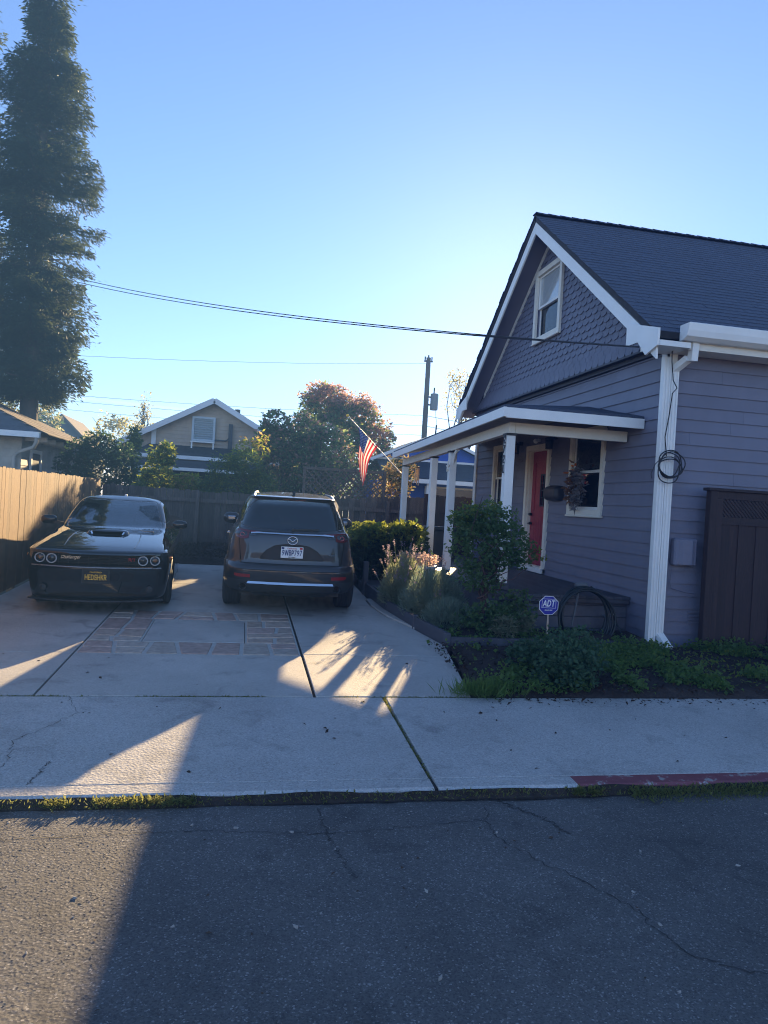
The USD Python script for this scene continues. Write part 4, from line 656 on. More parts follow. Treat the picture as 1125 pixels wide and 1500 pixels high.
for s in (-1, 1):
    X = np.concatenate([np.linspace(.38, .60, 6), np.linspace(.612, .785, 7)]); lo = np.where(X < .606, 1.163 - .012 * (X - .38), 1.085 - .02 * np.sin((X - .606) / .18 * 3.1416)); hi = 1.170 + .022 * np.clip((X - .38) / .3, 0, 1) - .03 * np.clip((X - .72) / .08, 0, 1) ** 2
    o = np.argsort(s * X); tl = part(suv, 'tail_light', tailband(np.column_stack([s * X, lo])[o], np.column_stack([s * X, hi])[o], .02, .01), redlamp, 40)
    part(tl, 'lamp_ring', lathe([(.028 + .005 * math.cos(a), .005 * math.sin(a)) for a in np.linspace(0, math.tau, 9)], 24, 'y', (s * .70, on_tail(.70, 1.122) - .012, 1.122)), white_p if False else flat('pink_lamp', (.38, .10, .11), .2) if s == -1 else W + '/Looks/pink_lamp', True)
    part(tl, 'reverse_lamp', tailband([(s * x, 1.118) for x in ((.48, .60) if s > 0 else (.60, .48))], [(s * x, 1.138) for x in ((.48, .60) if s > 0 else (.60, .48))], .0, .013), clearlamp)
    xr = np.linspace(.56, .78, 8); lr, hr_ = np.full(8, .548), np.full(8, .592); lr[-1] += .015; o = np.argsort(s * xr)
    part(suv, 'rear_reflector', tailband(np.column_stack([s * xr, lr])[o], np.column_stack([s * xr, hr_])[o], .02, .008), redlamp2, 40)
    ep = part(suv, 'exhaust_tip', lathe([(.046, -.04), (.05, -.045), (.05, .2), (.043, .2), (.043, -.04)], 24, 'y', (s * .655, .19, .41)), steel_m, 40)
    mm = rbx(-.12, .12, -.06, .06, -.08, .08, .05).subdivide().subdivide(); trimesh.smoothing.filter_laplacian(mm, iterations=4)
    mr = part(suv, 'side_mirror', cat(xf(mm, loc=(s * 1.01, 3.25, 1.15), s=1.2), obox((s * .80, 3.25, 1.11), (s * .95, 3.25, 1.13), .06, .04)), greypaint, 40); part(mr, 'mirror_glass', rbx(s * 1.01 - .07, s * 1.01 + .07, 3.165, 3.20, 1.115, 1.19, .03), chrome)
    part(suv, 'roof_rail', tube([(s * .575, .62, 1.635), (s * .575, .74, 1.672), (s * .575, 1.2, 1.690), (s * .565, 2.1, 1.68), (s * .545, 2.3, 1.65)], .016, 8), mat('satin_rail', (.16, .16, .165), .35, metal=.6) if s == -1 else W + '/Looks/satin_rail', True)
    part(suv, 'headlight', rbx(s * .78 - .14, s * .78 + .14, 4.82, 4.95, .80, .90, .03), clearlamp)
    part(suv, 'door_handle', rbx(s * .965 - .03, s * .965 + .02, 1.7, 1.9, 1.0, 1.03, .01), chrome)
xs_ = np.linspace(-.585, .62, 2) * 0 + np.array([-.60, .60]); xs_ = np.linspace(-.60, .60, 15)
part(suv, 'bumper_strip', tailband(np.column_stack([xs_, np.full(15, .465)]), np.column_stack([xs_ * .975, np.full(15, .495)]), .03, .03, .026), chrome, 40)
npl = part(suv, 'number_plate', rbx(-.155, .155, .135, .15, .825, .985, .004), white_p)
part(npl, 'plate_letters', text_at('9WBP797', .072, (0, .1335, .902), (1, 0, 0), (0, 0, 1), .003, width=.275), navy_p); part(npl, 'plate_state', text_at('California', .02, (0, .1335, .963), (1, 0, 0), (0, 0, 1), .003, False, width=.13), redtxt)
part(npl, 'plate_sticker', cat(bx(.105, .145, .131, .134, .952, .978)), redtxt); part(npl, 'plate_sticker', bx(-.145, -.11, .131, .134, .952, .978), navy_p); part(npl, 'plate_web', text_at('dmv.ca.gov', .013, (0, .1335, .84), (1, 0, 0), (0, 0, 1), .003, width=.1), black_p)
yb_ = float(on_tail(0, 1.075)) - .012
th = np.linspace(0, math.tau, 33); bd = part(suv, 'emblem', tube(np.column_stack([.068 * np.cos(th), np.full(33, yb_), 1.075 + .054 * np.sin(th)]), .008, 8, False), chrome, True)
part(bd, 'emblem_wing', cat(*[tube([(s * .062, yb_, 1.092), (s * .035, yb_ - .004, 1.090), (s * .018, yb_ - .004, 1.072), (0, yb_ - .004, 1.062)], [.005, .008, .009, .010], 8) for s in (-1, 1)]), chrome, True)
part(suv, 'letter_badge', text_at('SKYACTIV', .022, (.56, float(on_tail(.56, .90)) - .008, .885), (1, .08, 0), (0, 0, 1), .004, width=.11), chrome)
part(suv, 'roof_antenna', ext(Polygon([(.72, 1.66), (.76, 1.73), (.79, 1.745), (.90, 1.70), (.90, 1.66)]), 'yz', -.02, .04), black_p)
part(suv, 'rear_wiper', cat(obox((0, .20, 1.22), (.36, .235, 1.235), .012, .02), cyl((0, .24, 1.22), (0, .18, 1.22), .018)), plastic); part(suv, 'brake_lamp', rbx(-.16, .16, .455, .47, 1.625, 1.637, .003), redlamp)
part(suv, 'underbody', bx(-.7, .7, .35, 4.6, .27, .45), plastic); part(suv, 'silencer', rbx(-.55, .55, .28, .6, .26, .4, .05), steel_m if False else plastic)
for s in (-1, 1):
    for y in WY: wheel(suv, s * .835, y, .378, .255, s, 10, rimblack)

# ---------------------------------------------------------------- fences
def picket(x0, x1, y0, y1, z0, z1, dog=.0, axis='y'):
    """fence board, top corners clipped"""
    m = None
    if axis == 'y':
        q = Polygon([(y0, z0), (y1, z0), (y1, z1 - dog), (y1 - dog, z1), (y0 + dog, z1), (y0, z1 - dog)]); m = ext(q, 'yz', x0, x1 - x0)
    else:
        q = Polygon([(x0, z0), (x1, z0), (x1, z1 - dog), (x1 - dog, z1), (x0 + dog, z1), (x0, z1 - dog)]); m = ext(q, 'xz', y0, y1 - y0)
    return m
lf = thing('board_fence', 'sunlit light cedar board fence along the left side of the driveway', 'fence')
y = 7.0; r = random.Random(3)
while y < 17.85:
    w = .138 + r.uniform(-.003, .003); o = r.uniform(0, .006); part(lf, 'board', picket(-3.372 - o, -3.352 - o, y, y + w, float(G(y)) + .03, 1.845 + r.uniform(-.012, .012), .018), fence_new); y += w + r.uniform(.003, .008)
for z in (.3, 1.0, 1.62): part(lf, 'rail', bx(-3.43, -3.385, 7, 17.9, z + .05, z + .14), fence_new)
for y in (7.1, 9.5, 11.9, 14.3, 16.7): part(lf, 'post', bx(-3.53, -3.435, y, y + .09, -.3, 1.75), fence_new)
bf = thing('board_fence', 'weathered dark brown board fence across the back of the driveway', 'fence')
x = -3.30; r = random.Random(4)
while x < 5.9:
    w = .138 + r.uniform(-.004, .004); top = np.interp(x, [-3.3, -1, 2.4, 3.9, 6], [1.74, 1.70, 1.70, 1.84, 1.86]); o = r.uniform(0, .012)
    part(bf, 'board', picket(x, x + w, 18.02 + o, 18.04 + o, .05, top + r.uniform(-.025, .02), .022, 'x'), fence_old); x += w + r.uniform(.003, .012)
for z in (.45, 1.42): part(bf, 'rail', bx(-3.3, 5.9, 17.97, 18.015, z, z + .09), fence_old)
for x in (-3.3, -1.15, 1.2, 3.6, 5.8): part(bf, 'post', bx(x, x + .09, 17.88, 17.968, -.2, 1.72), fence_old)
lat = thing('lattice_screen', 'brown wooden lattice panel standing above the back fence behind the flag', 'lattice')
part(lat, 'frame', ext(sbox(1.45, 1.5, 3.6, 2.48).difference(sbox(1.52, 1.57, 3.53, 2.41)), 'xz', 18.14, .05), fence_old)
for k in range(-8, 18):
    for sgn in (-1, 1):
        c = 1.52 + k * .16; a = (c, 1.57) if sgn > 0 else (c, 2.41); b = (c + .84, 2.41) if sgn > 0 else (c + .84, 1.57); t0, t1 = max(0, (1.52 - a[0]) / .84), min(1, (3.53 - a[0]) / .84)
        if t1 - t0 > .08: part(lat, 'slat', obox((a[0] + .84 * t0, 18.155 + .012 * (sgn > 0), a[1] + (b[1] - a[1]) * t0), (a[0] + .84 * t1, 18.155 + .012 * (sgn > 0), a[1] + (b[1] - a[1]) * t1), .01, .035, (0, 0, 1)), fence_old)
dg = thing('side_fence', 'near black brown fence seen between the porch posts', 'fence'); r = random.Random(8); x = 4.55
while x < 7.2:
    part(dg, 'board', picket(x, x + .135, 17.3, 17.325, .0, 1.93 + r.uniform(-.01, .01), .02, 'x'), gate_m); x += .142
part(dg, 'rail', bx(4.5, 7.2, 17.26, 17.298, 1.5, 1.6), gate_m); part(dg, 'post', bx(4.45, 4.54, 17.25, 17.34, -.1, 1.95), gate_m)
rf = thing('lattice_top_fence', 'dark stained fence with a lattice top beside the purple house', 'fence'); r = random.Random(9)
FY = 8.40
part(rf, 'post', rbx(6.07, 6.18, FY, FY + .10, -.3, 2.06, .006), gate_m); part(rf, 'post', rbx(8.4, 8.51, FY, FY + .10, -.3, 2.06, .006), gate_m); part(rf, 'cap_rail', rbx(6.03, 9.0, FY - .02, FY + .12, 2.06, 2.10, .006), gate_m)
part(rf, 'rail', bx(6.18, 8.4, FY + .015, FY + .06, 1.96, 2.058), gate_m); part(rf, 'rail', bx(6.18, 8.4, FY + .015, FY + .06, 1.62, 1.72), gate_m); part(rf, 'rail', bx(6.18, 8.4, FY + .015, FY + .06, -.18, -.08), gate_m); part(rf, 'stile', bx(6.182, 6.27, FY + .012, FY + .062, -.1, 1.958), gate_m)
x = 6.27; k = 0
while x < 8.4: part(rf, 'board', bx(x, min(x + .137, 8.4), FY + .03 + .012 * (k % 2), FY + .05 + .012 * (k % 2), -.12, 1.64), gate_m); x += .135; k += 1
for k in range(-4, 40):
    for sgn in (-1, 1):
        c = 6.27 + k * .055; h = .24; a, b = ((c, 1.72), (c + h, 1.96)) if sgn > 0 else ((c, 1.96), (c + h, 1.72)); t0, t1 = max(0, (6.27 - c) / h), min(1, (8.4 - c) / h)
        if t1 - t0 > .1: part(rf, 'lattice_strip', obox((c + h * t0, FY + .03 + .008 * (sgn > 0), a[1] + (b[1] - a[1]) * t0), (c + h * t1, FY + .03 + .008 * (sgn > 0), a[1] + (b[1] - a[1]) * t1), .007, .026, (0, 0, 1)), gate_m)

# ---------------------------------------------------------------- things about the porch and garden
ad = thing('yard_sign', 'blue octagonal security sign with white lettering on a thin stake', 'sign', (3.96, 8.62, 0))
oc = Polygon([(.135 * math.cos(a) * 1.06, .135 * math.sin(a) * .98) for a in np.arange(8) * math.pi / 4 + math.pi / 8]); oz = .44
blue_p = flat('blue_print', (.012, .022, .25), .35)
part(ad, 'stake', bx(-.012, .012, -.008, .008, -.2, .38), steel_m); part(ad, 'border', xf(ext(oc, 'xz', -.012, .004), loc=(0, 0, oz)), white_p); part(ad, 'plate', xf(ext(oc.buffer(-.007), 'xz', -.014, .003), loc=(0, 0, oz)), blue_p)
pn = sbox(-.098, -.035, .098, .085); part(ad, 'panel_line', xf(ext(pn.difference(pn.buffer(-.004, join_style=2)), 'xz', -.0155, .002), loc=(0, 0, oz)), white_p)
part(ad, 'lettering', xf(text_at('ADT', .078, (0, -.0142, oz + .026), (1, 0, 0), (.12, 0, 1), .0025, width=.165)), white_p); part(ad, 'small_print', text_at('800.ADT.ASAP', .014, (0, -.0142, oz - .062), (1, 0, 0), (0, 0, 1), .0025, width=.105), white_p)
hose_m = flat('hose_green_black', (.007, .010, .009), .4); hz = thing('garden_hose', 'dark green garden hose coiled on its hanger against the porch', 'hose', (4.66, 9.14, .30)); r = np.random.default_rng(5)
for k in range(6):
    a = np.linspace(0, math.tau, 50); R1, R2 = .34 + .022 * (k % 3) + r.uniform(-.02, .02), .36 + .04 * k / 5 + r.uniform(-.02, .02)
    part(hz, 'coil', tube(np.column_stack([R1 * np.sin(a) * (1 + .05 * np.sin(2 * a + k)) + r.uniform(-.02, .02), -.05 - .03 * k + .12 * (np.cos(a) - 1) * .5, R2 * np.cos(a) - .02 - .012 * k]), .0155, 8, False), hose_m, True)
part(hz, 'trailing_end', tube([(.1, -.1, .36), (.3, -.14, .2), (.42, -.2, -.05), (.5, -.3, -.26), (.42, -.5, -.33), (.1, -.55, -.34), (-.2, -.42, -.33), (.0, -.3, -.32), (.3, -.25, -.3), (.44, -.2, -.15)], .0125, 8), hose_m, True)
part(hz, 'hanger', cat(rbx(-.09, .09, -.06, .03, .28, .40, .02), obox((-.05, -.06, .3), (-.14, -.08, -.2), .02, .02)), flat('grey_plastic', (.10, .11, .12)))
cc = thing('cable_coil', 'loose coil of black cable hanging on the white downspouts', 'cable', (5.47, 8.52, 2.33)); r = np.random.default_rng(6)
for k in range(5):
    a = np.linspace(0, math.tau, 40); part(cc, 'loop', tube(np.column_stack([.16 * np.cos(a) * (1 + .1 * r.normal()) + r.normal() * .025, -.02 - .008 * k + .02 * np.sin(3 * a + k), .17 * np.sin(a) * (1 + .12 * r.normal()) + r.normal() * .03]), .008, 6, False), wire_m, True)
part(cc, 'lead', tube([(-.02, -.01, .15), (-.05, 0, .4), (-.02, -.02, .7), (.0, -.03, .98), (.05, -.05, 1.05), (.0, -.03, 1.15), (-.03, -.02, 1.4), (-.06, -.06, 1.58)], .007, 6), wire_m, True); part(cc, 'tail', tube([(-.1, -.02, .12), (-.2, -.04, .02), (-.25, -.05, -.1), (-.24, -.05, -.16)], .005, 5), wire_m)
wr = thing('wreath', 'dried leaf wreath with orange tips hanging on the porch window', 'wreath', (HX - .10, 11.02, 2.08)); r = np.random.default_rng(2)
a = r.uniform(0, math.tau, 420); rr = .19 + .06 * r.normal(size=420); P = np.column_stack([-.03 * r.random(420), rr * np.cos(a), rr * 1.25 * np.sin(a)])
part(wr, 'twig_ring', tube(np.column_stack([np.zeros(30), .19 * np.cos(np.linspace(0, math.tau, 30)), .24 * np.sin(np.linspace(0, math.tau, 30))]), .02, 6, False), bark_m)
part(wr, 'grey_leaves', leaves(P[P[:, 1] < .1], .085, .45, rng=r), leafmat('dry_grey_leaf', (.20, .19, .20), (.12, .11, .12), .2)); part(wr, 'brown_leaves', leaves(P[P[:, 1] > .06], .09, .5, rng=r), leafmat('dry_brown_leaf', (.22, .12, .06), (.14, .08, .06), .3)); part(wr, 'orange_leaves', leaves(np.array([[-.03, .05, .36], [-.03, .22, .28], [-.04, .04, .38], [-.03, .24, .30], [-.04, .08, .33]]), .11, .6, rng=r), leafmat('orange_leaf', (.75, .22, .06), (.6, .3, .1), .5))
pt = thing('planter', 'white planter filled with dried pinkish flowers behind the lavender', 'planter', (3.05, 11.9, .02)); r = np.random.default_rng(12)
part(pt, 'pot', lathe([(.16, 0), (.22, .1), (.27, .55), (.30, .56), (.30, .60), (.26, .60), (.24, .52), (0, .5)], 28), trim_m, 40)
part(pt, 'flowers', leaves(np.column_stack([r.normal(size=(700, 2)) * .17, .62 + .16 * r.random(700)]), .045, .8, rng=r), leafmat('dried_flower', (.55, .40, .34), (.6, .52, .44), .4), kind='stuff')
sbn = thing('storage_box', 'dark grey storage box on the porch deck behind the posts', 'storage box', (4.35, 15.4, .5)); part(sbn, 'bin', rbx(-.32, .32, -.28, .28, 0, .62, .02), plastic); part(sbn, 'lid', rbx(-.35, .35, -.31, .31, .625, .70, .02), plastic)
wc = thing('wind_chime', 'small pale wind chime hanging from the porch eave at its far end', 'wind chime', (3.95, 16.2, 2.05))
part(wc, 'top_disc', lathe([(0, .52), (.06, .5), (.06, .48), (0, .48)], 14), fence_new)
for k in range(5): part(wc, 'tube', cyl((.045 * math.cos(k * 1.257), .045 * math.sin(k * 1.257), .06 + .03 * k), (.045 * math.cos(k * 1.257), .045 * math.sin(k * 1.257), .46), .011, 8), flat('chime_wood', (.5, .36, .24)) if k == 0 else W + '/Looks/chime_wood')
part(wc, 'cord', cyl((0, 0, .5), (0, 0, .68), .004, 5), wire_m)
st = Polygon([((.11 if k % 2 == 0 else .035) * math.sin(k * math.pi / 5), (.11 if k % 2 == 0 else .035) * math.cos(k * math.pi / 5)) for k in range(10)])
solo('star_ornament', xf(ext(st, 'yz', -.01, .02), loc=(PPX - .08, 12.5, 2.38)), cream_m, 'small pale star ornament fixed to the second porch post from the street', 'ornament')

# flag on its pole
fl = thing('flag', 'red, white and blue flag hanging limp from a slanting pole by the porch', 'flag')
tip, base = np.array([2.27, 16.45, 3.65]), np.array([3.62, 16.62, 2.44])
part(fl, 'pole', tube([tip, base], .011, 10), flat('pole_white', (.62, .60, .55), .4), True); part(fl, 'finial', xf(trimesh.creation.icosphere(2, .035), loc=tip), gold_p, True); part(fl, 'bracket', cat(cyl(base + [-.05, 0, .02], base + [.06, 0, -.06], .022)), steel_m)
def cloth(U, V):
    """U along the hoist (0 at the pole's tip side), V along the fly"""
    H = tip + (base - tip) * (.20 + .36 * U[..., None]); g = 1 - np.exp(-V * 3.6 * (1.15 - .55 * U)); xg = 2.665 + .115 * (U - .5) * (1 - .3 * V) + .02 * np.sin(V * 7 + U * 3)
    x = H[..., 0] * (1 - g) + xg * g; L = 1.16 * V; z = H[..., 2] - L * (.80 + .2 * U * 0) - .0 * U - (1 - g) * 0 - .12 * (1 - U) * V; y = 16.48 + .05 * np.sin(U * 19 + V * 2) * g + .03 * np.sin(U * 7 + V * 5) * g
    return np.stack([x, y, z], -1)
fr_, fw_, fb_ = [usdkit.material(stage, f'{W}/Looks/{n}', {'p': ('principled_bsdf', {'base_color': c, 'roughness': .8}), 't': ('translucent_bsdf', {'color': c}), 'x': ('mix_closure', {'fac': .45})}, [('p.BSDF', 'x.closure1'), ('t.BSDF', 'x.closure2')], surface='x.closure') for n, c in (('flag_red', (.52, .025, .035)), ('flag_white', (.75, .74, .72)), ('flag_blue', (.015, .03, .16)))]
for k in range(13):
    u0, u1 = k / 13, (k + 1) / 13; v0 = .4 if k < 7 else 0.
    part(fl, 'stripe', grid(cloth, np.linspace(u0, u1, 5), np.linspace(v0, 1, 34)), fr_ if k % 2 == 0 else fw_, True)
part(fl, 'canton', grid(cloth, np.linspace(0, 7 / 13, 24), np.linspace(0, .4, 16)), fb_, True); ss = []
for i in range(9):
    for j in range(6 if i % 2 == 0 else 5):
        u, v = (i + 1) / 10 * 7 / 13, .4 * ((j * 2 + 1 + (i % 2)) / 12); p = cloth(np.array(u), np.array(v)); e1, e2 = cloth(np.array(u + .02), np.array(v)) - p, cloth(np.array(u), np.array(v + .02)) - p
        e1, e2 = e1 / np.linalg.norm(e1), e2 / np.linalg.norm(e2); n_ = np.cross(e1, e2); n_ /= np.linalg.norm(n_)
        for sg in (-1, 1): ss.append(trimesh.Trimesh([p + sg * n_ * .004 + .02 * (1 if q % 2 == 0 else .42) * (e1 * math.cos(q * .6283) + e2 * math.sin(q * .6283)) for q in range(10)] + [p + sg * n_ * .004], [[10, q, (q + 1) % 10] for q in range(10)], process=False))
part(fl, 'stars', cat(*ss), fw_)

# ---------------------------------------------------------------- neighbouring houses
def clap(u0, u1, z0, z1, plane, at, sgn, p=.17):
    out = []; z = z0
    while z < z1 - .01:
        out.append(leaned(sbox(u0, z, u1, min(z + p, z1)), plane, at, sgn, z, p, .022, .004)); z += p
    return out
nl = thing('neighbour_house', 'low pale wooden house with a brown shingle roof behind the light fence', 'house')
nlw = mat('pale_wood_siding', (.36, .33, .29), .7, .15, 3, bump=.1); nlr = mat('sun_toned_shingles', (.13, .10, .08), .9, .35, 14, bump=.5, bscale=60); nlr2 = mat('shade_toned_shingles', (.065, .07, .08), .9, .35, 14, bump=.5, bscale=60)  # one roof: sunlit slope painted brown, shaded street slope painted blue grey
part(nl, 'wall', cat(bx(-14, -5.62, 19.55, 27.2, 0, 3.0)), nlw)
for q in clap(19.55, 27.2, .3, 2.95, 'yz', -5.62, 1, .2): part(nl, 'siding_board', q, nlw)
for q in clap(-14, -5.6, .3, 2.95, 'xz', 19.55, -1, .2): part(nl, 'siding_board', q, nlw)
def plane_(*p): return trimesh.Trimesh(np.array(p, float), [[0, i, i + 1] for i in range(1, len(p) - 1)], process=False)
def slabroof(pts, th=.08):
    p = np.array(pts, float); n = len(p); f = [[0, i, i + 1] for i in range(1, n - 1)] + [[n, n + i + 1, n + i] for i in range(1, n - 1)]
    for i in range(n): j = (i + 1) % n; f += [[i, i + n, j + n], [i, j + n, j]]
    m = trimesh.Trimesh(np.vstack([p, p - [0, 0, th]]), f, process=False)
    return m
e0, e1 = np.array([-5.0, 19.0, 2.93]), np.array([-5.0, 27.3, 2.93]); r0, r1 = np.array([-8.6, 22.6, 4.42]), np.array([-8.6, 25.6, 4.42])
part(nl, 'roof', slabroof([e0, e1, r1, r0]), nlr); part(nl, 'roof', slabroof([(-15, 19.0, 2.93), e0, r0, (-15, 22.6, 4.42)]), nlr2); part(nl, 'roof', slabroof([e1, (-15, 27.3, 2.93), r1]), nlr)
for k in range(10):
    t = k / 10; a = e0 + (r0 - e0) * t; b = e1 + (r1 - e1) * t; part(nl, 'shingle_course', obox(a + [.0, 0, .02], b + [.0, 0, .02], .33, .02, (.38, 0, .92)), nlr)
for k in range(9): part(nl, 'rafter_tail', bx(-5.6, -5.08, 19.8 + k * .85, 19.86 + k * .85, 2.74, 2.85), trim_m)
part(nl, 'gutter', bx(-14, -5.02, 18.85, 18.99, 2.78, 2.92), trim_m); part(nl, 'downpipe', tube([(-5.1, 18.92, 2.8), (-5.1, 18.95, 2.68), (-5.2, 19.1, 2.55), (-5.6, 19.35, 2.42), (-5.75, 19.45, 2.3), (-5.75, 19.47, .3)], .05, 8), nlw, True)
for a, b, z0, z1 in ((20.35, 21.15, 1.2, 2.45), (23.9, 24.5, 1.9, 2.5)):
    wn = part(nl, 'window', ext(sbox(a - .1, z0 - .1, b + .1, z1 + .1).difference(sbox(a, z0, b, z1)), 'yz', -5.6, .05), nlw if a > 22 else trim_m); part(wn, 'pane', bx(-5.6, -5.58, a, b, z0, z1), dark_m)
mh = thing('neighbour_house', 'beige gabled house with a slatted window unit, beyond the back fence', 'house')
bei = mat('beige_siding', (.42, .33, .25), .7, .08, 3); dr = mat('dark_grey_shingles', (.05, .052, .06), .9, .3, 12, bump=.4, bscale=50)
gx, gz = -1.27, 5.22; part(mh, 'wall', cat(ext(Polygon([(-4.1, .1), (1.3, .1), (1.3, 3.72), (gx, gz - .12), (-4.1, 3.6)]), 'xz', 28, .15), bx(-4.1, 1.3, 28.15, 36, .1, 3.6)), bei)
z = 3.25
while z < 5.05:
    h = (z + .15 - 3.6) / (gz - .12 - 3.6); a = -4.1 + (gx + 4.1) * max(0, h); b = 1.3 - (1.3 - gx) * max(0, (z + .15 - 3.72) / (gz - .12 - 3.72)); part(mh, 'siding_board', leaned(sbox(a, z, b, z + .145), 'xz', 28, -1, z, .145, .03, .004), bei); z += .145
part(mh, 'roof', cat(slabroof([(-4.75, 27.55, 3.33), (gx, 27.55, gz), (gx, 37, gz), (-4.75, 37, 3.33)], .1), slabroof([(gx, 27.55, gz), (1.75, 27.55, 3.55), (1.75, 37, 3.55), (gx, 37, gz)], .1)), dr)
part(mh, 'barge_board', cat(obox((-4.75, 27.52, 3.28), (gx, 27.52, gz - .05), .03, .2), obox((gx, 27.52, gz - .05), (1.75, 27.52, 3.5), .03, .2)), flat('blue_white', (.6, .62, .64)))
part(mh, 'lean_to_roof', slabroof([(-3.6, 27.98, 3.42), (-3.9, 26.2, 2.96), (1.4, 26.2, 2.96), (1.2, 27.98, 3.42)]), dr); part(mh, 'eave_board', bx(-3.9, 1.4, 26.14, 26.19, 2.82, 2.95), trim_m); part(mh, 'lower_roof', slabroof([(-3.8, 26.1, 2.78), (-3.9, 25.2, 2.5), (1.2, 25.2, 2.5), (1.2, 26.1, 2.78)]), dr)
part(mh, 'lower_eave', bx(-3.9, 1.2, 25.14, 25.19, 2.38, 2.49), trim_m); part(mh, 'porch_wall', bx(-3.7, 1.2, 26.4, 26.5, .1, 2.7), dark_m); part(mh, 'porch_post', bx(-3.62, -3.48, 25.3, 25.44, .1, 2.4), trim_m); part(mh, 'bracket', bx(-3.52, -3.36, 27.9, 27.97, 3.4, 4.0), trim_m)
un = part(mh, 'slatted_unit', ext(sbox(-2.06, 3.62, -1.2, 4.55).difference(sbox(-1.98, 3.7, -1.28, 4.47)), 'xz', 27.8, .18), flat('pale_blue_metal', (.40, .46, .50), .5))
for k in range(9): part(un, 'slat', obox((-1.98, 27.86, 3.74 + k * .085), (-1.28, 27.86, 3.74 + k * .085), .09, .015, (0, .6, .8)), W + '/Looks/pale_blue_metal')
part(un, 'back', bx(-1.98, -1.28, 27.93, 27.95, 3.7, 4.47), W + '/Looks/pale_blue_metal'); part(un, 'stand', cat(bx(-2.08, -1.18, 27.6, 27.9, 3.56, 3.6), bx(-2.05, -2.0, 27.62, 27.66, 3.25, 3.56), bx(-1.26, -1.21, 27.62, 27.66, 3.25, 3.56)), trim_m)
part(mh, 'vent_pipe', cat(tube([(-1.2, 27.85, 3.7), (-.8, 27.85, 3.7), (-.75, 27.85, 3.72), (-.62, 27.85, 3.85), (-.62, 27.85, 4.3)], .03, 6), bx(-.7, -.55, 27.8, 27.95, 3.4, 4.35)), dr)
part(mh, 'flue', cyl((-.45, 31, 4.5), (-.45, 31, 5.3), .12, 10), dark_m)
bh = thing('neighbour_house', 'bright blue house with white trim seen between the porch posts', 'house')
blu = mat('bright_blue_paint', (.03, .10, .42), .6, .08, 3); bx0, bx1, bp, bz = 5.1, 9.9, 7.5, 4.6
part(bh, 'wall', cat(ext(Polygon([(bx0, 3.45), (bx1, 3.55), (bp, bz - .1)]), 'xz', 28, .1), bx(bx0, bx1, 27.3, 34, .1, 2.6)), blu)
part(bh, 'roof', cat(slabroof([(bx0 - .2, 27.6, 3.42), (bp, 27.6, bz), (bp, 35, bz), (bx0 - .2, 35, 3.42)], .06), slabroof([(bp, 27.6, bz), (bx1 + .3, 27.6, 3.42), (bx1 + .3, 35, 3.42), (bp, 35, bz)], .06)), dr)
part(bh, 'barge_board', cat(obox((bx0 - .3, 27.57, 3.38), (bp, 27.57, bz - .05), .04, .12), obox((bp, 27.57, bz - .05), (bx1 + .35, 27.57, 3.40), .04, .12)), trim_m); part(bh, 'belt_board', bx(bx0 - .1, bx1 + .2, 27.88, 27.98, 3.42, 3.52), trim_m)
part(bh, 'porch_roof', slabroof([(bx0 + .1, 27.9, 3.42), (bx0 - .1, 25.9, 2.66), (bx1 + .3, 25.9, 2.66), (bx1 + .1, 27.9, 3.42)]), dr); part(bh, 'porch_eave', bx(bx0 - .1, bx1 + .3, 25.83, 25.89, 2.5, 2.66), trim_m)
for k in range(7): part(bh, 'shingle_course', obox((bx0, 26.05 + k * .29, 2.735 + k * .11), (bx1 + .2, 26.05 + k * .29, 2.735 + k * .11), .30, .015, (0, -.38, 1)), dr)
wn = part(bh, 'window', ext(sbox(7.0, 1.3, 9.3, 2.45).difference(unary_union([sbox(7.1, 1.4, 8.15, 2.38), sbox(8.2, 1.4, 9.2, 2.38)])), 'xz', 27.24, .06), cream_m); part(wn, 'pane', bx(7.1, 8.15, 27.27, 27.28, 1.4, 2.38), pane_m); part(wn, 'pane', bx(8.2, 9.2, 27.27, 27.28, 1.4, 2.38), pane_m); part(bh, 'post', bx(6.75, 6.9, 26, 26.15, .1, 2.5), trim_m)
fh = thing('neighbour_house', 'small dark blue gable far behind the low pale house', 'house')
part(fh, 'wall', ext(Polygon([(-15.0, .2), (-11.4, .2), (-11.4, 4.9), (-13.1, 6.6), (-15.0, 5.2)]), 'xz', 55, 6), flat('slate_blue', (.06, .085, .13))); part(fh, 'roof', cat(slabroof([(-13.1, 54.6, 6.8), (-11.0, 54.6, 4.7), (-11.0, 61.5, 4.7), (-13.1, 61.5, 6.8)], .15), slabroof([(-15.4, 54.6, 5.0), (-13.1, 54.6, 6.8), (-13.1, 61.5, 6.8), (-15.4, 61.5, 5.0)], .15)), nlr)

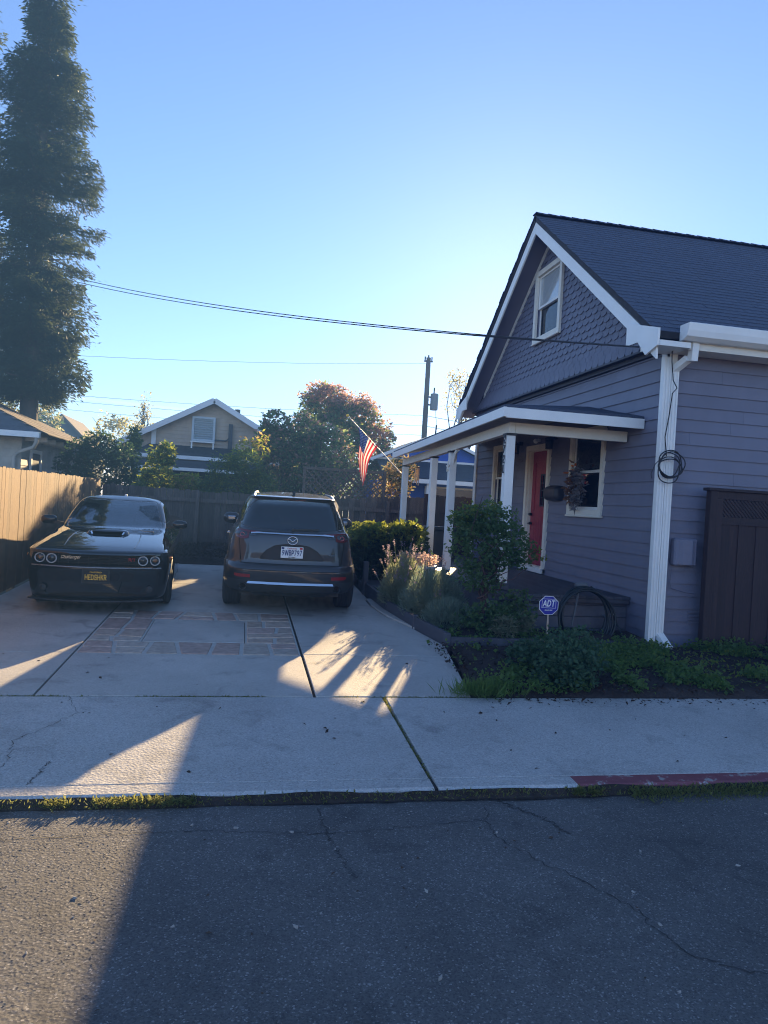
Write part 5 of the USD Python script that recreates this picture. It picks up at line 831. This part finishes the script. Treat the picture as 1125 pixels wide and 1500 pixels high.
# ---------------------------------------------------------------- trees and plants
red_l = leafmat('redwood_needles', (.03, .055, .032), (.06, .065, .035), .3, .6, (.10, .125, .05))
grn_l = leafmat('mid_green_leaf', (.065, .12, .045), (.10, .15, .05), .45); dk_l = leafmat('dark_green_leaf', (.035, .068, .032), (.055, .09, .038), .38); yg_l = leafmat('yellow_green_leaf', (.10, .15, .03), (.20, .20, .035), .5, .4, (.38, .42, .06))
rd_l = leafmat('reddish_leaf', (.22, .115, .09), (.12, .12, .06), .45, .45, (.42, .24, .16)); gold_l = leafmat('golden_leaf', (.28, .19, .07), (.36, .26, .12), .5, .5, (.6, .42, .18)); pale_l = leafmat('pale_spring_leaf', (.26, .26, .12), (.34, .30, .16), .5, .5, (.55, .52, .25))
lav_l = leafmat('grey_green_leaf', (.26, .31, .22), (.36, .39, .28), .45, .6, (.42, .46, .28)); lavf = leafmat('lavender_flower', (.30, .24, .33), (.38, .30, .34), .4, .7, (.55, .45, .52)); rose_l = leafmat('rose_leaf', (.09, .165, .07), (.13, .19, .075), .45, .4, (.2, .3, .08)); gc_l = leafmat('ground_cover_leaf', (.09, .165, .05), (.14, .22, .06), .45, .5, (.25, .38, .08)); weed_l = leafmat('weed_leaf', (.09, .12, .035), (.20, .19, .06), .45, .6, (.35, .36, .12))
litter = leafmat('dead_leaf', (.05, .035, .025), (.10, .065, .04), .1, .8)
def tree(name, label, cat_, base, trunk_h, r0, blobs, n, leaf, size, aspect=.5, limbs=6, seed=1, group=None, up=.3, shell=.55, sprays=None, lean=(0, 0)):
    r = np.random.default_rng(seed); t = thing(name, label, cat_, group=group); b = np.array(base, float); top = b + [lean[0], lean[1], trunk_h]
    ms = [branch(b - [0, 0, .2], top, r0, r0 * .6, 8, .015, r, 8)]; B = np.array(blobs, float)
    for i in range(limbs): q = B[i % len(B)]; ms.append(branch(b + (top - b) * r.uniform(.55, 1.), q[:3] + r.normal(size=3) * q[3:] * .35, r0 * .4, r0 * .08, 7, .07, r, 6))
    part(t, 'trunk', cat(*ms), bark_m, True)
    leaf = leaf if isinstance(leaf, list) else [(leaf, 1.)]
    for lm, fr in leaf: part(t, 'crown', leaves(blob_points(blobs, int(n * fr), r, shell), size, aspect, up, r), lm)
    return t
def redwood(label, base, H, Rm, seed, n, low):
    r = np.random.default_rng(seed); t = thing('redwood_tree', label, 'tree'); b = np.array(base, float)
    part(t, 'trunk', tube(np.column_stack([b[0] + np.zeros(12), b[1] + np.zeros(12), b[2] + np.linspace(0, H, 12)]), np.linspace(.34, .03, 12), 10), bark_m, True); tips, dirs, br = [], [], []
    z = low
    while z < H - .2:
        f = (z - low) / (H - low); R = Rm * (1 - f) ** .56 * (.58 + .55 * r.random() ** 1.6) * min(1, .62 + 1.7 * f); k = int(5 + 3 * r.random()); a0 = r.uniform(0, math.tau)
        for j in range(k):
            a = a0 + j * math.tau / k + r.normal() * .25; L = R * r.uniform(.65, 1.15); d = np.array([math.cos(a), math.sin(a), 0]); st = b + [0, 0, z]; m = 6
            s = np.linspace(0, 1, m)[:, None]; P = st + d * L * s + np.array([0, 0, 1.]) * (-.22 * L * s + .10 * L * s ** 3 + (.35 * L * f) * s)
            br.append(tube(P, np.linspace(.05, .008, m), 4, False)); q = int(n * L / Rm / 1.3); u = r.random(q) ** .65; C = st + d * L * u[:, None] + np.column_stack([np.zeros(q), np.zeros(q), -.22 * L * u + .10 * L * u ** 3 + .35 * L * f * u])
            sd = np.array([-d[1], d[0], 0]); w = r.normal(size=q) * (.20 * L * (1.1 - u * .6) + .12); C = C + sd * w[:, None] + np.column_stack([np.zeros((q, 2)), -np.abs(w) * .35 + r.normal(size=q) * .12]); tips.append(C); dirs.append(d * .7 + sd * np.sign(w)[:, None] * .6 + np.array([0, 0, -.45]))
        z += r.uniform(.22, .42)
    P, D = np.vstack(tips), np.vstack(dirs); keep = meshkit.noise(P * 1.0, 4) > .31; part(t, 'branches', cat(*br), bark_m, kind='stuff'); part(t, 'crown', leaves(P[keep], .125, .27, .5, r, D[keep], .4), red_l); return t
redwood('tall dark redwood filling the left edge, its trunk rising behind the low pale house', (-7.15, 25.5, 0), 19.4, 2.75, 11, 1900, 4.7)
redwood('second redwood at the far left edge, mostly out of the picture', (-10.6, 27.5, 0), 21.5, 3.2, 12, 900, 4.4)
bg_l = leafmat('hazy_green_leaf', (.10, .17, .08), (.15, .21, .10), .5, .5, (.34, .46, .18)); br_l = leafmat('rosy_leaf', (.40, .25, .21), (.30, .24, .17), .5, .5, (.65, .42, .33))
big = tree('leafy_tree', 'large bushy tree with a reddish crown rising behind the back fence and the flag', 'tree', (3.5, 30.4, 0), 2.2, .16, [(3.41, 30.25, 4.0, 1.77, 1.56, 1.99), (4.97, 30.67, 3.58, 1.56, 1.42, 1.85), (3.12, 30.1, 5.63, 1.02, 0.99, 0.92), (4.54, 30.53, 5.28, 1.14, 1.14, 0.85), (2.7, 29.96, 2.01, 1.7, 1.28, 1.56), (5.96, 30.96, 2.72, 0.99, 0.99, 1.28)], 27000, [(dk_l, .12), (bg_l, .75), (br_l, .13)], .15, .5, 8, 21)
part(big, 'reddish_shoots', leaves(blob_points([(3.12, 29.82, 6.06, 0.99, 0.85, 0.57), (4.4, 30.25, 5.71, 1.14, 0.99, 0.6), (5.4, 30.39, 4.57, 0.92, 0.71, 0.85), (5.96, 30.53, 3.43, 0.71, 0.57, 0.85)], 7500, np.random.default_rng(3), .3), .14, .5), br_l)
tree('leafy_tree', 'smaller reddish tipped bush in front of the right end of the beige house', 'tree', (1.0, 24.5, 0), 1.3, .08, [(1.35, 24.6, 2.7, 1.0, .8, 1.2), (.75, 24.5, 3.5, .5, .5, .7), (2.0, 24.6, 2.6, .9, .7, 1.2), (.9, 24.5, 4.2, .5, .4, .45), (1.9, 24.7, 3.9, .7, .6, .7), (2.8, 24.8, 3.1, .9, .7, 1.2)], 18000, [(bg_l, .7), (dk_l, .2), (br_l, .3)], .12, .5, 6, 37)
tree('golden_shrub', 'sunlit cream and gold shrub at the far end of the porch', 'shrub', (4.1, 19.3, 0), .9, .05, [(4.05, 19.3, 1.9, .55, .5, .75), (4.25, 19.4, 2.55, .45, .4, .5), (3.8, 19.2, 1.3, .5, .4, .6)], 3600, [(gold_l, .8), (pale_l, .3), (dk_l, .3)], .085, .6, 5, 22)
tree('leafy_shrub', 'light green feathery shrub at the back fence left of the crossover', 'shrub', (-.35, 18.9, 0), .9, .06, [(-.35, 18.9, 1.95, .75, .5, .7), (-.05, 18.8, 2.45, .5, .4, .4), (-.8, 18.9, 1.6, .5, .4, .6), (.4, 18.8, 1.75, .55, .4, .6)], 9000, [(grn_l, .8), (yg_l, .25)], .095, .3, 6, 23)
tree('citrus_tree', 'small glossy tree with sunlit yellow green tips behind the back fence', 'tree', (-2.25, 19.6, 0), 1.2, .05, [(-2.25, 19.6, 2.0, .42, .4, .75), (-2.1, 19.6, 2.6, .28, .28, .35), (-2.5, 19.6, 1.6, .35, .3, .5)], 3000, [(grn_l, .6), (yg_l, .6)], .11, .5, 5, 24)
tree('small_shrub', 'small shrub with a bright yellow top between the glossy tree and the feathery shrub', 'shrub', (-1.45, 19.4, 0), .9, .04, [(-1.45, 19.4, 1.75, .4, .35, .4)], 1500, [(yg_l, .8), (gold_l, .3)], .10, .5, 4, 25)
tree('tall_sapling', 'thin branching sapling with sparse pale leaves above the feathery shrub', 'tree', (.15, 19.8, 0), 2.2, .03, [(.0, 19.8, 2.9, .35, .3, .35), (.4, 19.8, 3.0, .25, .25, .4), (-.35, 19.8, 2.65, .3, .2, .2)], 500, [(yg_l, .7), (gold_l, .3)], .12, .4, 6, 26)
tree('dark_hedge', 'dark ivy covered hedge in shade between the two fences', 'hedge', (-3.9, 20.5, 0), 1.2, .08, [(-3.9, 20.4, 1.8, .75, .6, 1.1), (-3.3, 20.6, 1.7, .5, .5, 1.2), (-4.6, 21, 1.9, .6, .6, 1.0), (-3.95, 20.9, 2.7, .6, .5, .5)], 9000, [(dk_l, .9), (grn_l, .15)], .09, .55, 5, 27)
tree('columnar_tree', 'narrow green column of a tree left of the beige house', 'tree', (-3.35, 22.5, 0), 2.5, .06, [(-3.35, 22.5, 2.4, .25, .25, 1.2), (-3.3, 22.5, 3.1, .18, .18, .5)], 2200, [(grn_l, .7), (yg_l, .3)], .09, .45, 4, 28)
tree('pale_tree', 'hazy pale yellow tree beyond the low pale house', 'tree', (-7.6, 45, 0), 3, .15, [(-7.6, 45, 4.5, 1.7, 1.5, 1.6), (-6.6, 45, 3.6, 1.6, 1.4, 1.4), (-8.4, 45, 3.2, 1.5, 1.3, 1.5)], 9000, pale_l, .17, .5, 7, 29)
tree('pale_tree', 'pale sunlit tree right behind the redwood trunk', 'tree', (-15.5, 52, 0), 4, .2, [(-15.5, 52, 6.0, 2.0, 1.8, 2.2), (-17.5, 52, 5.2, 2.0, 1.8, 2.0), (-13.6, 52, 5.0, 1.4, 1.4, 1.8)], 9000, [(pale_l, .7), (grn_l, .4)], .22, .5, 7, 30)
tree('bare_poplar', 'thin upright tree, nearly bare, left of the beige gable', 'tree', (-6.6, 48, 0), 7.2, .10, [(-6.6, 48, 5.0, .8, .8, 2.2), (-6.5, 48, 7.0, .4, .4, 1.0)], 1100, pale_l, .13, .5, 26, 31)
tree('pale_tree', 'pale green tree to the right of the beige gable', 'tree', (1.6, 40, 0), 2.4, .12, [(1.6, 40, 4.2, 1.3, 1.2, 1.1), (.5, 40, 3.6, 1.0, 1.0, 1.0), (2.6, 40, 3.6, 1.1, 1, 1)], 5000, [(pale_l, .5), (yg_l, .5)], .16, .5, 6, 32)
tree('pale_tree', 'pale half bare tree beside the roof edge of the purple house', 'tree', (11.3, 36, 0), 4.8, .12, [(10.9, 36, 7.4, 1.0, .9, 1.3), (11.7, 36, 6.5, 1.0, .9, 1.3), (10.6, 36, 8.5, .6, .5, .6), (11.6, 36, 8.2, .8, .6, .8)], 2200, [(pale_l, 1.)], .11, .6, 16, 33, shell=.3)
tree('green_tree', 'yellow green tree low behind the blue house', 'tree', (12.0, 42, 0), 2.4, .12, [(12.0, 42, 4.2, 1.6, 1.2, 1.2), (13.5, 42, 3.6, 1.4, 1.2, 1.2)], 4000, [(yg_l, .7), (pale_l, .4)], .16, .5, 5, 34)
tree('far_hedge', 'dull green trees making the skyline between the houses', 'trees', (-4.5, 60, 0), 2, .2, [(-5.5, 60, 3.2, 2.5, 1.5, 1.6), (2.8, 60, 3.0, 3.0, 1.5, 1.8), (8, 60, 3.4, 3.2, 1.5, 2.0), (14, 60, 3.6, 3.2, 1.5, 2.0), (-18, 60, 4, 4, 2, 2.0)], 14000, [(grn_l, .6), (pale_l, .4)], .24, .5, 5, 35)
def conifer(label, base, H, R, seed):
    r = np.random.default_rng(seed); t = thing('conifer_tree', label, 'tree'); b = np.array(base, float); part(t, 'trunk', tube([b, b + [0, 0, H]], [.16, .02], 6), bark_m); P, D, z = [], [], H * .25
    while z < H:
        L = R * (1 - z / H) + .12
        for j in range(6):
            a = r.uniform(0, math.tau); d = np.array([math.cos(a), math.sin(a), .12]); q = 26; u = r.random(q); P.append(b + [0, 0, z] + d * L * u[:, None] + r.normal(size=(q, 3)) * .05); D.append(np.tile(d + [0, 0, -.2], (q, 1)))
        z += .42
    part(t, 'crown', leaves(np.vstack(P), .26, .22, .4, r, np.vstack(D)), dk_l)
conifer('dark far conifer left of the small blue gable', (-14.9, 58, 0), 8.0, 1.6, 41); conifer('small dark conifer tip left of the beige gable', (-4.5, 58, 0), 7.4, 1.2, 42)
# shrubs by the porch
hg = tree('glossy_hedge', 'glossy hedge with bright yellow green tips between the crossover and the porch', 'hedge', (2.75, 13.6, 0), .6, .05, [(2.55, 13.6, .62, .5, .5, .58), (3.1, 13.6, .70, .5, .5, .6), (2.35, 13.4, .78, .3, .35, .4), (3.1, 13.8, .95, .3, .3, .26)], 7000, [(dk_l, .65), (grn_l, .35)], .085, .6, 5, 51)
part(hg, 'sunlit_tips', leaves(blob_points([(2.5, 13.5, 1.06, .5, .5, .20), (3.1, 13.5, 1.12, .38, .45, .18), (2.25, 13.4, .95, .2, .35, .2)], 4600, np.random.default_rng(8), .4), .085, .6), yg_l, label='yellow green leaves on top, the sunlight painted into their colour')  # brighter leaf colour on top paints in the sun on the hedge
def lavender(label, c, R, H, n, spikes, seed, mtl):
    r = np.random.default_rng(seed); t = thing('lavender_bush', label, 'shrub'); d = r.normal(size=(n, 3)); d[:, 2] = np.abs(d[:, 2]) * 1.1; d /= np.linalg.norm(d, axis=1, keepdims=True)
    rr = .35 + .65 * r.random((n, 1)) ** .6; P = np.array(c) + d * rr * [R, R, H * .85] * (.85 + .3 * meshkit.noise(d * 3, seed)[:, None]); part(t, 'foliage', leaves(P, .075, .13, .2, r, d * .8 + [0, 0, .5], .3), mtl)
    st, fl_ = [], []
    for k in range(spikes):
        a = r.uniform(0, math.tau); e = r.uniform(.25, 1.25); dd = np.array([math.cos(a) * math.cos(e), math.sin(a) * math.cos(e), math.sin(e)]); p0 = np.array(c) + dd * [R * .9, R * .9, H * .8]; p1 = p0 + (dd * .5 + [0, 0, .6]) * r.uniform(.16, .34)
        st.append(tube([p0, p1], .0035, 4, False)); q = 16; u = r.random(q); fl_.append(p1 + (p1 - p0) / np.linalg.norm(p1 - p0) * (u[:, None] * .075) + r.normal(size=(q, 3)) * .006)
    if spikes: part(t, 'stems', cat(*st), mtl, kind='stuff'); part(t, 'flower_spikes', leaves(np.vstack(fl_), .018, .7, .3, r), lavf, kind='stuff')
    return t
lavender('tall lavender bush with pale flower spikes beside the driveway edge', (2.50, 10.75, .10), .36, .82, 7000, 80, 61, lav_l); lavender('broad grey green lavender bush in front of the flowering one', (2.78, 9.95, .05), .48, .80, 9000, 34, 62, leafmat('lavender_shade_leaf', (.22, .28, .21), (.30, .35, .25), .45, .6)); lavender('low grey green shrub at the foot of the rose bush, nearest the driveway corner', (2.80, 9.25, .0), .34, .45, 5000, 0, 63, W + '/Looks/lavender_shade_leaf')
r = np.random.default_rng(71); ro = thing('rose_bush', 'leafy rose bush with bare reddish stems in front of the porch post', 'shrub')
stm = [branch((3.22, 8.95, -.1), (3.18 + .2 * r.normal(), 8.98, .75), .045, .03, 6, .05, r)] ; B = [(3.05, 9.0, 1.18, .36, .34, .42), (3.4, 9.0, 1.22, .34, .32, .42), (3.2, 8.95, 1.50, .32, .28, .28), (2.9, 9.0, 1.42, .24, .24, .26), (3.62, 8.95, 1.12, .28, .22, .28), (3.15, 9.0, .75, .32, .28, .28)]
for q in B + B: stm.append(branch((3.20 + .05 * r.normal(), 8.97, r.uniform(.3, .7)), np.array(q[:3]) + r.normal(size=3) * .2, .015, .004, 8, .06, r))
part(ro, 'stems', cat(*stm), mat('reddish_stem', (.06, .032, .028), .8, .3, 12), True); part(ro, 'foliage', leaves(blob_points(B, 6800, r, .35), .052, .6, .5, r), rose_l)
part(ro, 'shoot_tips', leaves(blob_points([(3.1, 8.95, 1.64, .38, .3, .12), (3.9, 8.9, 1.08, .14, .1, .1), (2.8, 8.95, 1.54, .2, .2, .1)], 380, r, .2), .05, .5), yg_l, kind='stuff'); part(ro, 'low_growth', leaves(blob_points([(3.3, 8.85, .18, .5, .3, .28), (3.6, 8.9, .3, .3, .25, .3)], 2600, r, .3), .05, .7), rose_l)
for i, (c, s, lb) in enumerate((((3.38, 8.62, .13), .19, 'pale spurge clump left of the blue sign, nearest the timber border'), ((3.68, 8.72, .19), .15, 'pale round spurge clump just left of the blue sign'))):
    e = thing('spurge_clump', lb, 'plant'); part(e, 'foliage', leaves(blob_points([(*c, s, s * .8, s * .9)], 1500, np.random.default_rng(80 + i), .3), .045, .3), leafmat('spurge_leaf', (.22, .24, .15), (.30, .31, .2), .4) if i == 0 else W + '/Looks/spurge_leaf')
bc = thing('leafy_weed_clump', 'bushy dark green clump spilling onto the sidewalk edge', 'plant'); part(bc, 'foliage', leaves(blob_points([(3.28, 6.62, .08, .34, .25, .26), (3.45, 6.95, .14, .38, .34, .30), (3.2, 7.3, .06, .3, .3, .2)], 5200, np.random.default_rng(90), .3), .05, .65, .7), leafmat('clump_leaf', (.07, .135, .07), (.10, .165, .075), .4))
gt = thing('grass_tuft', 'green grass tuft at the corner of the driveway and the sidewalk', 'grass'); r = np.random.default_rng(91); q = 900; P = np.column_stack([2.36 + .17 * r.normal(size=q), 6.47 + .07 * r.normal(size=q), np.full(q, G(6.5) - .0)]); part(gt, 'blades', leaves(P, .14, .05, .2, r, np.column_stack([r.normal(size=(q, 2)) * .45, np.ones(q)]), .35, .1), gc_l)
# uncountable ground cover, weeds and litter
r = np.random.default_rng(101); q = 42000; P = np.column_stack([r.uniform(2.3, 8.5, q), 6.42 + 2.0 * r.random(q)]); nz = meshkit.fbm(np.column_stack([P * 1.6, np.zeros(q)]), 3, 7); edge = np.clip((P[:, 0] - 4.9) * .06, -.06, .10)
k = (nz + edge > .57) | (r.random(q) < .025); P = P[k]; h = np.abs(r.normal(size=len(P))) * .05 + .02; P = np.column_stack([P, G(P[:, 1]) + .02 + h * (.6 + .8 * nz[k])])
solo('ground_cover', leaves(P, .042, .75, .9, r), gc_l, 'low green clover and weeds spread over the front bed', 'ground cover', kind='stuff')
q = 4200; P = np.column_stack([r.uniform(2.6, 5.4, q), 8.52 + .5 * r.random(q) ** 1.6]); k = meshkit.fbm(np.column_stack([P * 2.4, np.zeros(q)]), 3, 9) > .46; P = P[k]; P = np.column_stack([P, G(P[:, 1]) + .05 + np.abs(r.normal(size=len(P))) * .05])
solo('border_weeds', leaves(P, .045, .6, .8, r), gc_l, 'small weeds growing behind the timber border', 'weeds', kind='stuff')
q = 1300; P = np.column_stack([r.uniform(2.6, 8, q), 6.6 + 1.8 * r.random(q)]); k = meshkit.fbm(np.column_stack([P * 1.3, np.zeros(q)]), 2, 17) > .5; P = P[k]; solo('yellow_weed_leaves', leaves(np.column_stack([P, G(P[:, 1]) + .08 + .05 * r.random(len(P))]), .035, .6, .8, r), yg_l, 'scattered yellow green leaf tips over the front bed', 'weeds', kind='stuff')
q = 15000; xk = r.uniform(-2.6, 5.2, q); dens = meshkit.fbm(np.column_stack([xk * 2.1, xk * 0, xk * 0]), 4, 23) + np.where(xk > 2.2, .07, -.02) + .12 * np.exp(-((xk - 1.35) / .1) ** 2); k = (dens > .5) | (r.random(q) < .10); xk = xk[k]
yk = 4.43 - np.abs(r.normal(size=len(xk))) * (.025 + .045 * (xk > 2.6)); zk = ROADZ + .01 + .05 * r.random(len(xk)) * np.clip((yk - 4.3) / .12, .3, 1); solo('kerb_weeds', leaves(np.column_stack([xk, yk, zk]), .024, .3, .4, r, np.column_stack([r.normal(size=(len(xk), 2)) * .7, np.ones(len(xk)) * .8])), weed_l, 'straggling weeds and moss along the foot of the kerb', 'weeds', kind='stuff')
q = 3000; u = r.random(q); s1 = r.random(q) < .75; xk = np.where(s1, r.uniform(-2.2, 2.2, q), 1.362 - .016 * u + .006 * r.normal(size=q)); yk = np.where(s1, 6.402 + .006 * r.normal(size=q), 6.36 - 1.75 * u ** 2.2); k = np.where(s1, meshkit.fbm(np.column_stack([xk * 3, xk * 0, xk * 0]), 3, 5) > .5, True); xk, yk = xk[k], yk[k]
solo('joint_weeds', leaves(np.column_stack([xk, yk, G(yk) - .012]), .019, .3, .3, r, np.column_stack([r.normal(size=(len(xk), 2)) * .7, np.ones(len(xk))])), weed_l, 'small weeds and moss growing in the pavement joints', 'weeds', kind='stuff')
q = 260; P = np.column_stack([r.uniform(2.3, 6, q), 6.38 - .12 * np.abs(r.normal(size=q))]); P2 = np.column_stack([r.uniform(-2.4, 5, 60), r.uniform(4.7, 7.8, 60)]); P2 = P2[(P2[:, 0] < 2.1) | (P2[:, 1] < 6.3)]; P = np.vstack([P, P2]); solo('leaf_litter', leaves(np.column_stack([P, G(P[:, 1]) + .004]), .035, .5, 2., r, np.column_stack([r.normal(size=(len(P), 2)), np.zeros(len(P))]), .4, .5), litter, 'dry leaf crumbs scattered on the sidewalk', 'litter', kind='stuff')
q = 7000; P = np.column_stack([r.uniform(2.3, 8.6, q), r.uniform(6.42, 8.4, q)]); solo('bark_chips', leaves(np.column_stack([P, G(P[:, 1]) + .03 + .03 * r.random(q)]), .04, .5, 1.5, r), litter, 'dark bark chips covering the front bed', 'mulch', kind='stuff')
q = 2600; P = np.column_stack([r.uniform(-1.6, .4, q), r.uniform(15.3, 17.9, q)]); solo('rear_bark_chips', leaves(np.column_stack([P, G(P[:, 1]) + .12 + .05 * r.random(q)]), .06, .5, 1.5, r), litter, 'dark mulch and leaves in front of the back fence', 'mulch', kind='stuff')
q = 7000; P = np.column_stack([r.uniform(2.3, 3.45, q), r.uniform(9, 12.0, q), np.zeros(q)]); k = meshkit.fbm(P * 2, 3, 3) > .45; P = P[k]; P[:, 2] = G(P[:, 1]) + .08 + .08 * r.random(len(P)); solo('under_growth', leaves(P, .05, .6, .8, r), rose_l, 'low green growth under the lavender and rose bushes', 'ground cover', kind='stuff')

# ---------------------------------------------------------------- pole and wires
up_ = thing('utility_pole', 'tall wooden utility pole with a grey transformer can beyond the porch roof', 'utility pole', (10.05, 40, 0))
part(up_, 'pole', tube([(0, 0, -.3), (0, 0, 10.25)], [.19, .13], 14), pole_m, True); part(up_, 'transformer', lathe([(0, 7.25), (.2, 7.25), (.23, 7.3), (.23, 8.15), (.2, 8.2), (0, 8.25)], 18, at=(.48, 0, 0)), flat('transformer_grey', (.16, .18, .2), .4), 40); part(up_, 'bushing', cyl((.45, 0, 8.2), (.45, 0, 8.55), .04, 8), dark_m)
part(up_, 'bracket', cat(bx(.1, .3, -.04, .04, 7.5, 7.58), bx(.1, .3, -.04, .04, 7.95, 8.03), bx(-.25, .25, -.05, .05, 10.0, 10.08)), dark_m); part(up_, 'insulator', cat(cyl((-.2, 0, 10.05), (-.2, 0, 10.3), .04, 8), cyl((.2, 0, 10.05), (.2, 0, 10.3), .04, 8), cyl((0, 0, 10.2), (0, 0, 10.4), .04, 8)), dark_m)
part(up_, 'cut_out', cat(cyl((.7, 0, 6.4), (.66, 0, 5.6), .045, 8), cyl((.55, -.1, 7.25), (.68, -.1, 6.4), .012, 5), cyl((.66, 0, 5.6), (.45, 0, 4.4), .012, 5)), dark_m)
def wire(name, label, a, b, sag, r, parts=1, n=24, offs=(0,)):
    a, b = np.array(a, float), np.array(b, float); t = np.linspace(0, 1, n)[:, None]; o = thing(name, label, 'cable')
    for q in offs: part(o, 'strand', tube(a + (b - a) * t - np.array([0, 0, 4 * sag]) * t * (1 - t) + np.array([0, 0, q]) * (1 - .98 * t), r, 5, False), wire_m, True)
    return o
wire('service_cable', 'pair of black cables crossing the sky to the corner of the purple house', (-7.87, 27, 9.30), (5.08, 8.72, 3.93), .35, .010, offs=(0, -.14))
for i, (z0, z1, s, d) in enumerate(((9.9, 8.6, .5, 'highest'), (6.9, 7.0, .4, 'second highest'), (6.3, 6.9, .4, 'second lowest'), (5.75, 6.5, .4, 'lowest'))):
    wire('overhead_line', f'{d} of the thin lines strung from the left to the far utility pole', (-26, 42, z1), (10.05, 40, z0), s, .009)
for i, (z0, z1, d) in enumerate(((6.9, 7.2, 'upper'), (6.3, 6.4, 'lower'))): wire('overhead_line', f'{d} thin line running on behind the roof from the far utility pole', (10.05, 40, z0), (34, 46, z1), .5, .014)
sp_ = thing('line_spacer', 'dark spacer hanging between the lines left of the utility pole', 'spacer', (7.1, 40.1, 6.0)); part(sp_, 'bar', bx(-.04, .04, -.04, .04, -.65, .75), dark_m); part(sp_, 'clamp', cat(bx(-.1, .1, -.05, .05, .6, .7), bx(-.1, .1, -.05, .05, -.6, -.5)), dark_m)
wire('overhead_line', 'slanting wire beside the far conifer on the left', (-10.2, 40, 5.0), (-15.5, 40, 9.6), .1, .016)

# ---------------------------------------------------------------- the other side of the street, behind the viewer
oh = thing('street_house', 'long pale house across the street', 'house'); part(oh, 'wall', bx(-14, 2, -24, -16, -.2, 3.2), nlw); part(oh, 'roof', cat(slabroof([(-14.5, -24.5, 3.1), (-14.5, -20, 5.4), (2.5, -20, 5.4), (2.5, -24.5, 3.1)]), slabroof([(-14.5, -15.5, 3.1), (2.5, -15.5, 3.1), (2.5, -20, 5.4), (-14.5, -20, 5.4)])), dr)
part(oh, 'window', bx(-9, -7, -16.02, -15.97, .8, 2.2), pane_m); part(oh, 'window', bx(-4, -2, -16.02, -15.97, .8, 2.2), pane_m); part(oh, 'door', bx(-.8, .1, -16.02, -15.96, -.1, 2.0), door_m)
oh = thing('street_house', 'grey house with a hipped roof across the street', 'house'); part(oh, 'wall', bx(7, 20, -26, -17, -.2, 3.2), bei); part(oh, 'roof', slabroof([(6.5, -16.5, 3.1), (20.5, -16.5, 3.1), (16, -21, 5.8), (11, -21, 5.8)]), dr); part(oh, 'window', bx(10, 12, -17.02, -16.97, .8, 2.2), pane_m)
tree('street_tree', 'broad street tree across the road', 'tree', (14.5, -13, 0), 3, .2, [(14.5, -13, 5, 2.6, 2.4, 2.2), (12.8, -13, 4.2, 1.8, 1.6, 1.5), (16.3, -12.8, 4.4, 1.8, 1.7, 1.5)], 9000, grn_l, .2, .5, 6, 201)
tree('street_tree', 'tall dark street tree across the road', 'tree', (-19, -13, 0), 3, .2, [(-19, -13, 5.5, 2.6, 2.4, 3), (-20.8, -13, 4.2, 1.8, 1.6, 1.7), (-17.3, -12.8, 4.4, 1.8, 1.7, 1.7)], 9000, dk_l, .2, .5, 6, 202)
HAZE = 0.0034
if HAZE: solo('haze', bx(-156, 156, -76, 156, -1.9, 22.5), usdkit.material(stage, W + '/Looks/haze', {'v': ('principled_volume', {'color': (.22, .50, 1.0), 'density': HAZE, 'anisotropy': .1})}, volume='v.volume'), 'thin blue haze volume added to imitate lens veil', 'haze', kind='stuff')  # blue volume added to imitate lens veil and lift the shade
